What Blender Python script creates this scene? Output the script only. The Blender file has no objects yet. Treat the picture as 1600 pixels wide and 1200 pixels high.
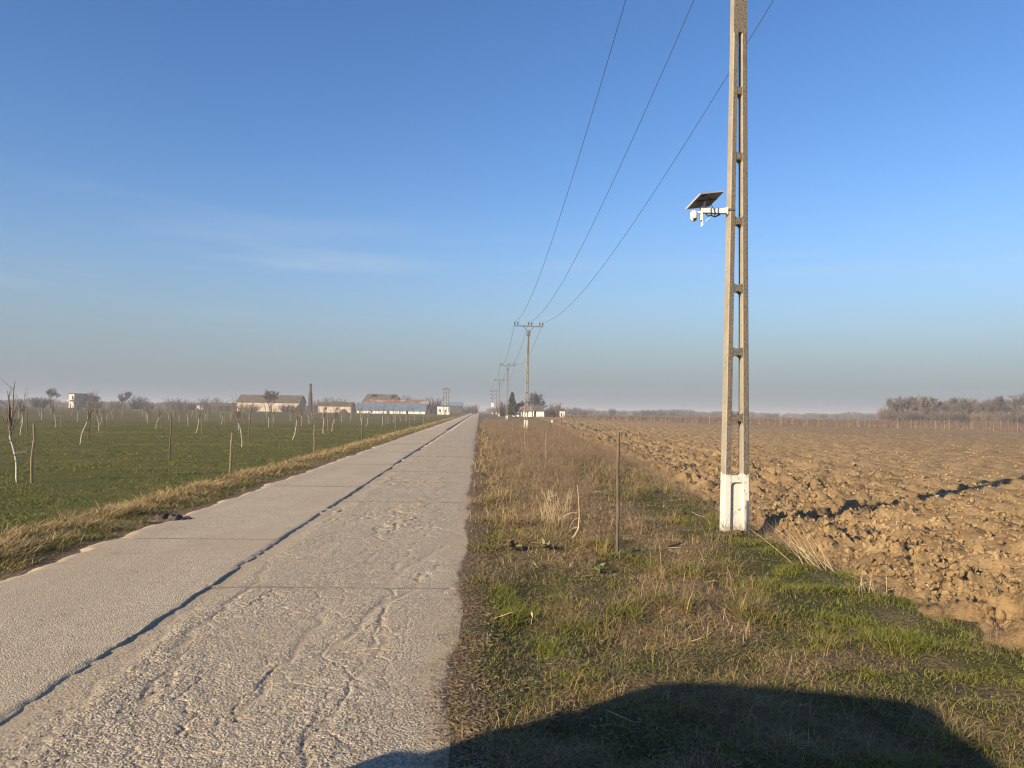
import bpy, math, random
import numpy as np
from mathutils import Vector, Matrix, Euler

random.seed(7)
R = math.radians
SC = bpy.context.scene
COL = SC.collection

# ------------------------------------------------------------------ camera
F_PX, CX, CY = 1202.0, 800.0, 600.0
CAM_H = 1.6
YAW, PITCH, ROLL = R(2.38), R(1.98), R(0.9)
_f = Vector((math.sin(YAW) * math.cos(PITCH), math.cos(YAW) * math.cos(PITCH), math.sin(PITCH)))
_r0 = Vector((math.cos(YAW), -math.sin(YAW), 0))
_u0 = _r0.cross(_f)
_r = _r0 * math.cos(ROLL) + _u0 * math.sin(ROLL)
_u = _u0 * math.cos(ROLL) - _r0 * math.sin(ROLL)
cam_d = bpy.data.cameras.new('camera')
cam = bpy.data.objects.new('camera', cam_d)
COL.objects.link(cam)
cam.matrix_world = Matrix(((_r.x, _u.x, -_f.x, 0), (_r.y, _u.y, -_f.y, 0), (_r.z, _u.z, -_f.z, CAM_H), (0, 0, 0, 1)))
cam_d.sensor_width = 36
cam_d.lens = F_PX / 1600 * 36
cam_d.clip_start = 0.05
cam_d.clip_end = 12000
SC.camera = cam

# ------------------------------------------------------------------ world, sun, exposure
HAZE = 0.0008                             # density of the air over the plain
CAR = (-2.62, -0.97, R(-15))                 # parked car: place and heading
SUN_EL, SUN_AZ_TO = 18.6, 48.4           # shadows run 48.4 deg to the right of the road
w = bpy.data.worlds.new('World'); SC.world = w; w.use_nodes = True
nt = w.node_tree; nt.nodes.clear()
wo = nt.nodes.new('ShaderNodeOutputWorld'); wb = nt.nodes.new('ShaderNodeBackground')
sky = nt.nodes.new('ShaderNodeTexSky'); sky.sky_type = 'NISHITA'; sky.sun_disc = False
sky.sun_elevation = R(SUN_EL); sky.sun_rotation = R(SUN_AZ_TO + 180)
sky.air_density = 1.0; sky.dust_density = 0.3; sky.ozone_density = 3.0; sky.altitude = 60
wb.inputs['Strength'].default_value = 0.09
# clean blue above, a grey layer of winter haze low down, the same all round
hs = nt.nodes.new('ShaderNodeHueSaturation'); hs.inputs['Saturation'].default_value = 1.18; hs.inputs['Hue'].default_value = 0.509; hs.inputs['Value'].default_value = 0.98
nt.links.new(sky.outputs[0], hs.inputs['Color'])
tcw = nt.nodes.new('ShaderNodeTexCoord'); sxw = nt.nodes.new('ShaderNodeSeparateXYZ'); nt.links.new(tcw.outputs['Generated'], sxw.inputs[0])
def wm_(op, a, b):
    q = nt.nodes.new('ShaderNodeMath'); q.operation = op
    for i, v in enumerate((a, b)):
        if hasattr(v, 'is_linked'): nt.links.new(v, q.inputs[i])
        else: q.inputs[i].default_value = v
    return q.outputs[0]
elv = wm_('MAXIMUM', sxw.outputs[2], 0.0)
fac = wm_('MULTIPLY', wm_('POWER', 2.718, wm_('MULTIPLY', wm_('MULTIPLY', elv, elv), -40.0)), 0.97)
mw = nt.nodes.new('ShaderNodeMix'); mw.data_type = 'RGBA'; nt.links.new(fac, mw.inputs[0]); nt.links.new(hs.outputs[0], mw.inputs[6]); mw.inputs[7].default_value = (1.55, 1.80, 2.12, 1)
# faint cirrus
mpw = nt.nodes.new('ShaderNodeMapping'); mpw.inputs['Scale'].default_value = (2.2, 2.2, 22); mpw.inputs['Rotation'].default_value = (0.06, 0.05, 0.3); nt.links.new(tcw.outputs['Generated'], mpw.inputs[0])
nzw = nt.nodes.new('ShaderNodeTexNoise'); nzw.inputs['Scale'].default_value = 1.0; nzw.inputs['Detail'].default_value = 6; nt.links.new(mpw.outputs[0], nzw.inputs['Vector'])
mrw = nt.nodes.new('ShaderNodeMapRange'); mrw.interpolation_type = 'SMOOTHSTEP'; nt.links.new(nzw.outputs['Fac'], mrw.inputs[0]); mrw.inputs[1].default_value = 0.50; mrw.inputs[2].default_value = 0.78; mrw.inputs[4].default_value = 0.4
wn1 = wm_('POWER', 2.718, wm_('MULTIPLY', wm_('MULTIPLY', wm_('SUBTRACT', elv, 0.16), wm_('SUBTRACT', elv, 0.16)), -300.0))
mc_ = nt.nodes.new('ShaderNodeMix'); mc_.data_type = 'RGBA'; nt.links.new(wm_('MULTIPLY', mrw.outputs[0], wn1), mc_.inputs[0]); nt.links.new(mw.outputs[2], mc_.inputs[6]); mc_.inputs[7].default_value = (3.4, 3.8, 4.2, 1)
nt.links.new(mc_.outputs[2], wb.inputs[0]); nt.links.new(wb.outputs[0], wo.inputs[0])
sl = bpy.data.lights.new('sun', 'SUN'); so = bpy.data.objects.new('sun', sl); COL.objects.link(so)
sl.energy = 5.0; sl.angle = R(0.53); sl.color = (1.0, 0.835, 0.60)
sd = Vector((math.sin(R(SUN_AZ_TO)) * math.cos(R(SUN_EL)), math.cos(R(SUN_AZ_TO)) * math.cos(R(SUN_EL)), -math.sin(R(SUN_EL))))
so.rotation_euler = sd.to_track_quat('-Z', 'Y').to_euler()
vs = SC.view_settings; vs.view_transform = 'Standard'; vs.look = 'None'; vs.gamma = 1; vs.use_curve_mapping = False
vs.exposure = 1.0
SC.render.engine = 'CYCLES'
SC.cycles.max_bounces = 5; SC.cycles.diffuse_bounces = 2; SC.cycles.glossy_bounces = 2; SC.cycles.volume_bounces = 0
SC.cycles.use_denoising = True; SC.cycles.denoising_prefilter = 'ACCURATE'; SC.cycles.denoising_input_passes = 'RGB_ALBEDO_NORMAL'; SC.cycles.filter_width = 1.25

# ------------------------------------------------------------------ picking points
def ray(px, py):
    d = _f + _r * ((px - CX) / F_PX) + _u * ((CY - py) / F_PX)
    return d
def at(px, py, z=0.0):
    d = ray(px, py); t = (z - CAM_H) / d.z
    return Vector((d.x * t, d.y * t, z))
def far(px, depth, py=640):            # ground point seen in column px at that depth
    d = ray(px, py); k = depth / d.dot(_f)
    return Vector((d.x * k, d.y * k, 0))
def project(x, y, z):
    v = Vector((x, y, z - CAM_H)); dz = v.dot(_f)
    return (CX + F_PX * v.dot(_r) / dz, CY - F_PX * v.dot(_u) / dz, dz)

# ------------------------------------------------------------------ numpy noise
def h2(ix, iy, s):
    n = (ix.astype(np.int64) * 374761393 + iy.astype(np.int64) * 668265263 + s * 1274126177) & 0xffffffff
    n = ((n ^ (n >> 13)) * 1274126177) & 0xffffffff
    n = ((n ^ (n >> 16)) * 2246822519) & 0xffffffff
    return ((n ^ (n >> 15)) & 0xffffff) / float(0x1000000)
def vn(x, y, s=0):
    ix, iy = np.floor(x), np.floor(y); fx, fy = x - ix, y - iy
    fx = fx * fx * (3 - 2 * fx); fy = fy * fy * (3 - 2 * fy)
    a, b, c, d = h2(ix, iy, s), h2(ix + 1, iy, s), h2(ix, iy + 1, s), h2(ix + 1, iy + 1, s)
    return (a + (b - a) * fx) * (1 - fy) + (c + (d - c) * fx) * fy
def fbm(x, y, s=0, o=4):
    t = 0; a = 0.5
    for k in range(o):
        t = t + a * (vn(x, y, s + 17 * k) - 0.5); x = x * 2.03 + 5.1; y = y * 2.03 + 1.7; a *= 0.5
    return t
def worley(x, y, s=0):
    ix, iy = np.floor(x), np.floor(y)
    f1 = np.full(x.shape, 9.0); f2 = np.full(x.shape, 9.0); cid = np.zeros(x.shape)
    for dx in (-1, 0, 1):
        for dy in (-1, 0, 1):
            cx, cy = ix + dx, iy + dy
            qx, qy = cx + h2(cx, cy, s), cy + h2(cx, cy, s + 91)
            d = np.hypot(qx - x, qy - y); m = d < f1
            f2 = np.where(m, f1, np.minimum(f2, d)); cid = np.where(m, h2(cx, cy, s + 7), cid); f1 = np.where(m, d, f1)
    return f1, f2, cid
def S(a, b, x):
    t = np.clip((x - a) / (b - a), 0, 1); return t * t * (3 - 2 * t)

# ------------------------------------------------------------------ objects
def tag(o, label=None, cat=None, group=None, kind=None):
    for k, v in (('label', label), ('category', cat), ('group', group), ('kind', kind)):
        if v: o[k] = v
    return o
def thing(name, loc, label=None, cat=None, group=None, rz=0.0, kind=None):
    o = bpy.data.objects.new(name, None); COL.objects.link(o)
    o.location = loc; o.rotation_euler = (0, 0, rz); o.empty_display_size = 0.2
    return tag(o, label, cat, group, kind)
def copy_tree(o, parent=None):
    c = o.copy(); COL.objects.link(c); c.parent = parent
    for ch in list(o.children):
        copy_tree(ch, c)
    return c

class MB:
    def __init__(s): s.v = []; s.f = []
    def add(s, vs_, fs):
        n = len(s.v); s.v.extend([tuple(p) for p in vs_]); s.f.extend([tuple(i + n for i in q) for q in fs]); return s
    def box(s, x0, x1, y0, y1, z0, z1, taper=None):
        if taper is None: tx0, tx1, ty0, ty1 = x0, x1, y0, y1
        else: tx0, tx1, ty0, ty1 = taper
        return s.add([(x0, y0, z0), (x1, y0, z0), (x1, y1, z0), (x0, y1, z0), (tx0, ty0, z1), (tx1, ty0, z1), (tx1, ty1, z1), (tx0, ty1, z1)],
                     [(0, 3, 2, 1), (4, 5, 6, 7), (0, 1, 5, 4), (1, 2, 6, 5), (2, 3, 7, 6), (3, 0, 4, 7)])
    def tube(s, pts, rad, k=6, cap=True):
        pts = [Vector(p) for p in pts]; n = len(pts)
        if not hasattr(rad, '__len__'): rad = [rad] * n
        V = []; Fc = []
        for i, p in enumerate(pts):
            d = (pts[min(i + 1, n - 1)] - pts[max(i - 1, 0)])
            d = d.normalized() if d.length > 1e-9 else Vector((0, 0, 1))
            a = Vector((1, 0, 0)) if abs(d.x) < 0.8 else Vector((0, 1, 0))
            e1 = d.cross(a).normalized(); e2 = d.cross(e1)
            for j in range(k):
                t = 2 * math.pi * j / k
                V.append(p + (e1 * math.cos(t) + e2 * math.sin(t)) * rad[i])
        for i in range(n - 1):
            for j in range(k):
                Fc.append((i * k + j, i * k + (j + 1) % k, (i + 1) * k + (j + 1) % k, (i + 1) * k + j))
        if cap: Fc += [tuple(range(k))[::-1], tuple((n - 1) * k + j for j in range(k))]
        return s.add(V, Fc)
    def lathe(s, prof, k=16, org=(0, 0, 0)):
        V = []; Fc = []; n = len(prof)
        for r, z in prof:
            for j in range(k):
                t = 2 * math.pi * j / k; V.append((org[0] + r * math.cos(t), org[1] + r * math.sin(t), org[2] + z))
        for i in range(n - 1):
            for j in range(k): Fc.append((i * k + j, i * k + (j + 1) % k, (i + 1) * k + (j + 1) % k, (i + 1) * k + j))
        Fc += [tuple(range(k))[::-1], tuple((n - 1) * k + j for j in range(k))]
        return s.add(V, Fc)
    def mesh(s, name, mat=None, smooth=False):
        me = bpy.data.meshes.new(name); me.from_pydata(s.v, [], s.f); me.update()
        if mat: me.materials.append(mat)
        if smooth: me.polygons.foreach_set('use_smooth', [True] * len(me.polygons))
        return me
    def build(s, name, mat, parent=None, smooth=False, bevel=0, loc=None):
        o = bpy.data.objects.new(name, s.mesh(name, mat, smooth)); COL.objects.link(o)
        if parent: o.parent = parent
        if loc is not None: o.location = loc
        if bevel:
            b = o.modifiers.new('bevel', 'BEVEL'); b.width = bevel; b.segments = 2; b.limit_method = 'ANGLE'
        return o

def fast_mesh(name, V, Fq, mat, tri=None, attrs=None, smooth=False):
    """V (n,3); Fq (m,4) quads; tri (k,3)."""
    me = bpy.data.meshes.new(name)
    V = np.asarray(V, np.float32); nq = 0 if Fq is None else len(Fq); ntr = 0 if tri is None else len(tri)
    me.vertices.add(len(V)); me.vertices.foreach_set('co', V.ravel())
    loops = []; 
    if nq: loops.append(np.asarray(Fq, np.int32).ravel())
    if ntr: loops.append(np.asarray(tri, np.int32).ravel())
    L = np.concatenate(loops); me.loops.add(len(L)); me.loops.foreach_set('vertex_index', L)
    me.polygons.add(nq + ntr)
    st = np.concatenate([np.arange(nq) * 4, nq * 4 + np.arange(ntr) * 3]).astype(np.int32)
    me.polygons.foreach_set('loop_start', st)
    for k, a in (attrs or {}).items():
        at_ = me.attributes.new(k, 'FLOAT', 'POINT'); at_.data.foreach_set('value', np.asarray(a, np.float32).ravel())
    if smooth: me.polygons.foreach_set('use_smooth', np.ones(nq + ntr, bool))
    me.update(); me.validate()
    if mat: me.materials.append(mat)
    return me
def grid_obj(name, X, Y, Z, mat, parent=None, attrs=None, smooth=True, kind='structure'):
    m, n = X.shape
    V = np.stack([X, Y, Z], -1).reshape(-1, 3)
    i = np.arange(m * n).reshape(m, n)
    Fq = np.stack([i[:-1, :-1], i[:-1, 1:], i[1:, 1:], i[1:, :-1]], -1).reshape(-1, 4)
    o = bpy.data.objects.new(name, fast_mesh(name, V, Fq, mat, attrs={k: a.ravel() for k, a in (attrs or {}).items()}, smooth=smooth))
    COL.objects.link(o)
    if parent: o.parent = parent
    elif kind: o['kind'] = kind
    return o
def steps(a, b, d0, ratio, org=0.0):
    out = [a]
    while out[-1] < b: out.append(out[-1] + max(d0, ratio * abs(out[-1] - org)))
    out[-1] = b
    return np.array(out)

# ------------------------------------------------------------------ materials
def newmat(name):
    m = bpy.data.materials.new(name); m.use_nodes = True; t = m.node_tree
    b = t.nodes['Principled BSDF']; b.inputs['Specular IOR Level'].default_value = 0.2
    return m, t, b
def N(t, typ, **kw):
    n = t.nodes.new(typ)
    for k, v in kw.items(): setattr(n, k, v)
    return n
def mixc(t, fac, a, b, mode='MIX'):
    n = N(t, 'ShaderNodeMix', data_type='RGBA', blend_type=mode)
    for s_, v in ((0, fac), (6, a), (7, b)):
        if hasattr(v, 'is_linked'): t.links.new(v, n.inputs[s_])
        elif v is not None: n.inputs[s_].default_value = (*v, 1) if hasattr(v, '__len__') and len(v) == 3 else v
    return n.outputs[2]
def ramp(t, v, a, b):
    n = N(t, 'ShaderNodeMapRange', interpolation_type='SMOOTHSTEP'); t.links.new(v, n.inputs[0])
    n.inputs[1].default_value = a; n.inputs[2].default_value = b
    return n.outputs[0]
def noise(t, vec, scale, det=4, rough=0.55):
    n = N(t, 'ShaderNodeTexNoise'); n.inputs['Scale'].default_value = scale; n.inputs['Detail'].default_value = det; n.inputs['Roughness'].default_value = rough
    if vec is not None: t.links.new(vec, n.inputs['Vector'])
    return n.outputs['Fac']
def mth(t, op, a, b=None):
    n = N(t, 'ShaderNodeMath', operation=op)
    for i, v in enumerate((a, b)):
        if v is None: continue
        if hasattr(v, 'is_linked'): t.links.new(v, n.inputs[i])
        else: n.inputs[i].default_value = v
    return n.outputs[0]
def bump(t, b, h, strength=0.5, dist=0.02):
    n = N(t, 'ShaderNodeBump'); n.inputs['Strength'].default_value = strength; n.inputs['Distance'].default_value = dist
    t.links.new(h, n.inputs['Height']); t.links.new(n.outputs[0], b.inputs['Normal'])
def M(name, c1, c2=None, scale=4.0, rough=0.9, bmp=0.0, bdist=0.01, metal=0.0, contrast=(0.35, 0.65), spec=0.2, vecscale=None, obj=True):
    m, t, b = newmat(name); b.inputs['Roughness'].default_value = rough; b.inputs['Metallic'].default_value = metal
    b.inputs['Specular IOR Level'].default_value = spec
    tc = N(t, 'ShaderNodeTexCoord'); vec = tc.outputs['Object']
    if vecscale:
        mp = N(t, 'ShaderNodeMapping'); mp.inputs['Scale'].default_value = vecscale; t.links.new(vec, mp.inputs[0]); vec = mp.outputs[0]
    if c2 is None: b.inputs['Base Color'].default_value = (*c1, 1)
    else:
        n = noise(t, vec, scale); t.links.new(mixc(t, ramp(t, n, *contrast), c1, c2), b.inputs['Base Color'])
    if bmp: bump(t, b, noise(t, vec, scale * 3), bmp, bdist)
    return m
def attr(t, name, typ='GEOMETRY'):
    a = N(t, 'ShaderNodeAttribute', attribute_name=name, attribute_type=typ); return a.outputs['Fac']
def pos(t): return N(t, 'ShaderNodeNewGeometry').outputs['Position']

# --- concrete, rough lane / smooth lane (dust follows the worn shape of the slab)
def concrete(name, c1, c2, fine, agg, bst, bd):
    m, t, b = newmat(name); p = pos(t); b.inputs['Roughness'].default_value = 0.92
    vo = N(t, 'ShaderNodeTexVoronoi'); vo.inputs['Scale'].default_value = fine; t.links.new(p, vo.inputs['Vector'])
    sep = N(t, 'ShaderNodeSeparateColor'); t.links.new(vo.outputs['Color'], sep.inputs[0])
    big = noise(t, p, 0.9, 5); mid = noise(t, p, 6, 5, 0.65)
    base = mixc(t, ramp(t, big, 0.35, 0.65), c1, c2)
    base = mixc(t, mth(t, 'MULTIPLY', ramp(t, mid, 0.42, 0.72), 0.6), base, tuple(0.66 * x for x in c1))
    mp = N(t, 'ShaderNodeMapping'); mp.inputs['Scale'].default_value = (2.2, 0.22, 1); t.links.new(p, mp.inputs[0])
    base = mixc(t, mth(t, 'MULTIPLY', ramp(t, noise(t, mp.outputs[0], 1.0, 5, 0.6), 0.42, 0.68), 0.5), base, tuple(0.74 * x for x in c1))
    base = mixc(t, mth(t, 'MULTIPLY', ramp(t, noise(t, p, 1.7, 4, 0.6), 0.62, 0.70), 0.55), base, (0.20, 0.155, 0.105))
    st = mixc(t, sep.outputs[0], tuple(0.50 * x for x in c1), tuple(1.45 * x for x in c2))
    base = mixc(t, agg, base, st)
    fl = noise(t, p, fine * 0.55, 2); base = mixc(t, mth(t, 'MULTIPLY', ramp(t, fl, 0.58, 0.70), 0.55), base, tuple(0.45 * x for x in c1))
    dust = attr(t, 'dust')
    base = mixc(t, mth(t, 'MULTIPLY', dust, ramp(t, mid, 0.75, 0.35)), base, (0.37, 0.285, 0.185))
    t.links.new(base, b.inputs['Base Color'])
    inv = mth(t, 'SUBTRACT', 1.0, dust)
    h = mth(t, 'MULTIPLY', mth(t, 'SUBTRACT', noise(t, p, fine * 1.3, 3), mth(t, 'MULTIPLY', vo.outputs['Distance'], 0.6)), mth(t, 'ADD', mth(t, 'MULTIPLY', inv, 0.8), 0.2))
    bump(t, b, h, bst, bd)
    return m
M_ROUGH = concrete('worn_concrete', (0.36, 0.295, 0.215), (0.43, 0.355, 0.26), 62, 0.62, 0.9, 0.013)
M_SMOOTH = concrete('smooth_concrete', (0.43, 0.35, 0.25), (0.48, 0.395, 0.285), 85, 0.45, 0.9, 0.010)

def soil_mat():
    m, t, b = newmat('ploughed_soil'); p = pos(t); b.inputs['Roughness'].default_value = 0.95
    n1 = noise(t, p, 1.1, 4); n2 = noise(t, p, 14, 4)
    c = mixc(t, ramp(t, n1, 0.35, 0.65), (0.215, 0.14, 0.066), (0.325, 0.22, 0.11))
    c = mixc(t, ramp(t, n2, 0.45, 0.75), c, (0.165, 0.105, 0.05))
    t.links.new(c, b.inputs['Base Color']); bump(t, b, noise(t, p, 30, 5, 0.65), 0.8, 0.03)
    return m
M_SOIL = soil_mat()
def turf_mat(name, green, straw, earth):
    m, t, b = newmat(name); p = pos(t); b.inputs['Roughness'].default_value = 0.95
    d = attr(t, 'dry'); e = attr(t, 'earth')
    n1 = noise(t, p, 3.0, 5); n2 = noise(t, p, 24, 4)
    c = mixc(t, ramp(t, n1, 0.3, 0.7), green, tuple(0.72 * x for x in green))
    c = mixc(t, ramp(t, mth(t, 'ADD', d, mth(t, 'MULTIPLY', mth(t, 'SUBTRACT', n2, 0.5), 0.8)), 0.25, 0.75), c, straw)
    c = mixc(t, e, c, earth)
    t.links.new(c, b.inputs['Base Color']); bump(t, b, n2, 0.9, 0.05)
    return m
M_TURF = turf_mat('verge_turf', (0.068, 0.062, 0.018), (0.15, 0.102, 0.05), (0.115, 0.08, 0.05))
M_ORCH = turf_mat('orchard_turf', (0.10, 0.096, 0.02), (0.20, 0.15, 0.06), (0.16, 0.11, 0.062))
def blade_mat(name, green1, green2, straw1, straw2):
    m, t, b = newmat(name); b.inputs['Roughness'].default_value = 0.75; b.inputs['Specular IOR Level'].default_value = 0.15
    g = N(t, 'ShaderNodeNewGeometry'); isl = g.outputs['Random Per Island']
    oi = N(t, 'ShaderNodeObjectInfo').outputs['Random']
    d = attr(t, 'dry')
    gr = mixc(t, oi, green1, green2); st = mixc(t, isl, straw1, straw2)
    k = ramp(t, mth(t, 'ADD', d, mth(t, 'MULTIPLY', mth(t, 'SUBTRACT', isl, 0.5), 0.9)), 0.42, 0.58)
    t.links.new(mixc(t, k, gr, st), b.inputs['Base Color'])
    return m
M_BLADE = blade_mat('grass_blades', (0.098, 0.118, 0.018), (0.155, 0.152, 0.030), (0.43, 0.305, 0.145), (0.165, 0.108, 0.058))
M_LAWN = blade_mat('lawn_blades', (0.118, 0.135, 0.019), (0.155, 0.153, 0.025), (0.32, 0.235, 0.09), (0.22, 0.155, 0.055))
M_PALE = blade_mat('bleached_blades', (0.10, 0.105, 0.022), (0.15, 0.135, 0.035), (0.50, 0.365, 0.18), (0.30, 0.205, 0.10))
M_WEED = M('dry_weed_stem', (0.125, 0.088, 0.062), (0.22, 0.155, 0.10), 9)
M_STRAW = M('bleached_straw', (0.46, 0.36, 0.21), (0.34, 0.25, 0.14), 20)
M_LITTER = M('leaf_litter', (0.19, 0.125, 0.07), (0.30, 0.215, 0.12), 25)

# ------------------------------------------------------------------ lie of the land
XR, XJ, XL = -0.12, -2.36, -4.45          # right edge, joint between lanes, left edge of the road
_by = [-30, 5, 10, 19, 40, 107, 200, 400]; _bx = [3.8, 4.0, 4.1, 4.7, 6.0, 10.2, 15, 24]
def xb(y): return np.interp(y, _by, _bx) + 0.22 * (vn(np.asarray(y, float) * 1.3, np.zeros_like(np.asarray(y, float)), 5) - 0.5)
def verge_z(x, y):
    x = np.asarray(x, float); y = np.asarray(y, float)
    z = -0.05 + 0.10 * fbm(x / 1.1, y / 1.1, 3, 3) + 0.075 * (vn(x / 0.30, y / 0.30, 9) - 0.5) + 0.035 * (vn(x / 0.11, y / 0.11, 19) - 0.5)
    z = z + 0.04 * S(0.1, 0.8, x) - 0.14 * S(-0.55, 0.2, x - xb(y))
    return z * S(0.05, 0.5, x) + 0.004 * S(0.5, 0.1, x) - 0.08 * S(-0.05, -0.5, x)
def left_z(x, y):
    x = np.asarray(x, float); y = np.asarray(y, float)
    z = -0.02 + 0.05 * fbm(x / 1.6, y / 1.6, 23, 3) + 0.02 * (vn(x / 0.3, y / 0.3, 29) - 0.5) + 0.05 * np.exp(-((x + 5.3) / 0.4) ** 2)
    return z * S(0.0, 0.35, XL - x) - 0.03 * (1 - S(0.0, 0.35, XL - x))
def shards(x, y, size, s, tilt):
    """broken slabs of earth: every cell a tilted facet of its own height, gaps between"""
    u, v = x / size, y / size; ix, iy = np.floor(u), np.floor(v)
    f1 = np.full(u.shape, 9.0); f2 = f1.copy(); z = np.zeros(u.shape)
    for dx in (-1, 0, 1):
        for dy in (-1, 0, 1):
            cx, cy = ix + dx, iy + dy; qx, qy = cx + h2(cx, cy, s), cy + h2(cx, cy, s + 91); ex, ey = u - qx, v - qy; d = np.hypot(ex, ey); m = d < f1
            f2 = np.where(m, f1, np.minimum(f2, d)); f1 = np.where(m, d, f1)
            z = np.where(m, h2(cx, cy, s + 7) + tilt * (ex * (h2(cx, cy, s + 3) - 0.5) + ey * (h2(cx, cy, s + 5) - 0.5)), z)
    return z * S(0.0, 0.22, f2 - f1)
def plough_z(x, y):
    x = np.asarray(x, float); y = np.asarray(y, float); e = x - xb(y)
    wx, wy = x + 0.16 * fbm(x * 3, y * 3, 8, 3), y + 0.16 * fbm(x * 3, y * 3, 18, 3)
    big = shards(wx, wy, 0.40, 3, 1.9); sm = shards(wx, wy, 0.17, 13, 1.6); ti = shards(x, y, 0.085, 23, 1.2)
    lump = np.clip(shards(wx, wy, 0.9, 33, 1.5) - 0.62, 0, 1) * 2
    patch = 0.5 + 0.9 * vn(x / 1.6, y / 1.6, 43)
    rough = (0.5 + 0.75 * S(10, 2.0, e)) * patch
    z = -0.12 + rough * (0.085 * big + 0.06 * sm + 0.03 * ti + 0.10 * lump) + 0.12 * fbm(x / 2.2, y / 2.2, 41, 4)
    z = z + 0.05 * np.sin(e * 2 * math.pi / 0.9 + 3 * fbm(x / 1.5, y / 4, 2, 3)) * S(0.5, 2, e)
    z = z + 0.07 * np.exp(-((e - 0.7) / 0.5) ** 2) - 0.16 * S(0.35, -0.3, e)
    return z
def verge_dry(x, y):
    d = 0.55 + 0.9 * fbm(x / 0.9, y / 0.9, 61, 3) + 0.5 * (vn(x / 0.25, y / 0.25, 67) - 0.5)
    d = d - 0.10 * S(9, 6, y) - 0.20 * S(8.5, 6.0, y) * S(1.6, 0.6, x) - 0.40 * S(2.4, 3.3, x) * S(17, 11, y) + 0.30 * S(9, 13, y) * S(3.2, 2.0, x)
    d = d + 0.16 * np.exp(-((x - 1.9) / 0.6) ** 2 - ((y - 6) / 1.6) ** 2) + 0.25 * S(20, 35, y)
    return np.clip(d, 0, 1)
def orch_dry(x, y):
    e = XL - x
    d = 0.17 + 0.85 * fbm(x / 3.5, y / 1.2, 71, 5) + 0.35 * fbm(x / 14, y / 14, 73, 2)
    d = d + 0.62 * S(1.75, 1.0, e + 0.5 * fbm(y / 1.5, x, 5, 2)) + 0.22 * S(35, 120, y)
    return np.clip(d, 0, 1)

# ground to the horizon
gm, gt_, gb_ = newmat('far_ground'); gp = pos(gt_); gb_.inputs['Roughness'].default_value = 0.95
gc = mixc(gt_, ramp(gt_, noise(gt_, gp, 0.012, 4), 0.4, 0.6), (0.115, 0.115, 0.05), (0.19, 0.145, 0.085))
gt_.links.new(gc, gb_.inputs['Base Color'])
GR = 3000
MB().add([(-GR, -GR, -0.42), (GR, -GR, -0.42), (GR, GR, -0.42), (-GR, GR, -0.42)], [(0, 1, 2, 3)]).build('ground', gm)['kind'] = 'structure'

# verge on the right
ys = np.concatenate([np.linspace(-25, 1, 30), steps(1.05, 340, 0.045, 0.012)])
us = np.linspace(0, 1, 110)
Yv = np.repeat(ys[:, None], len(us), 1); Xv = -0.75 + us[None, :] * (xb(Yv) + 0.55 + 0.75)
Zv = verge_z(Xv, Yv)
earth = np.clip(S(0.14, -0.08, Xv + 0.35 * fbm(Xv * 1.5, Yv * 1.5, 77, 3)) + 0.55 * S(0.62, 0.75, vn(Xv / 0.5, Yv / 0.5, 79)), 0, 1)
grid_obj('grass_verge', Xv, Yv, Zv, M_TURF, attrs={'dry': verge_dry(Xv, Yv), 'earth': earth})
# orchard ground on the left
xs = XL + 0.55 - steps(0, 420, 0.06, 0.022)
Xo, Yo = np.meshgrid(xs, np.concatenate([np.linspace(-25, 1, 12), steps(1.5, 420, 0.08, 0.014)]))
Zo = left_z(Xo, Yo)
eo = np.clip(S(0.42, 0.12, XL - Xo + 0.5 * fbm(Xo, Yo * 1.3, 83, 3)) + 0.55 * S(66, 84, Yo + 10 * fbm(Xo / 18, Yo / 9, 85, 3)) * S(128, 108, Yo + 8 * fbm(Xo / 20, Yo / 8, 87, 2)) * S(-8, -13, Xo), 0, 1)
grid_obj('orchard_field', Xo, Yo, Zo, M_ORCH, attrs={'dry': orch_dry(Xo, Yo), 'earth': eo})
# ploughed field
ws = steps(-0.35, 190, 0.042, 0.0115); yp = np.concatenate([np.linspace(-25, 1.4, 60), steps(1.5, 215, 0.042, 0.011)])
Wp, Yp = np.meshgrid(ws, yp); Xp = Wp + xb(Yp)
grid_obj('ploughed_field', Xp, Yp, plough_z(Xp, Yp), M_SOIL, smooth=False)

# ------------------------------------------------------------------ road
road = thing('road', (0, 0, 0), kind='structure')
def poly_dist(X, Y, P):
    d = np.full(X.shape, 9.0)
    for (ax, ay), (bx, by) in zip(P[:-1], P[1:]):
        vx, vy = bx - ax, by - ay; L2 = vx * vx + vy * vy
        t = np.clip(((X - ax) * vx + (Y - ay) * vy) / L2, 0, 1)
        d = np.minimum(d, np.hypot(X - ax - t * vx, Y - ay - t * vy))
    return d
ruts = [[(640, 925), (585, 950), (560, 985), (520, 1010)], [(510, 950), (500, 975), (455, 1020), (432, 1055), (395, 1100), (355, 1130)],
        [(620, 880), (610, 930), (600, 960), (575, 1015), (560, 1060), (525, 1110), (480, 1170), (470, 1210)], [(600, 965), (605, 995), (590, 1020)],
        [(420, 870), (395, 915), (300, 985), (250, 1060), (215, 1110)], [(700, 850), (640, 885), (610, 905)],
        [(440, 838), (330, 925), (250, 985), (110, 1110), (20, 1190)]]
ruts = [[tuple(at(*q)[:2]) for q in r_] for r_ in ruts]
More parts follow.
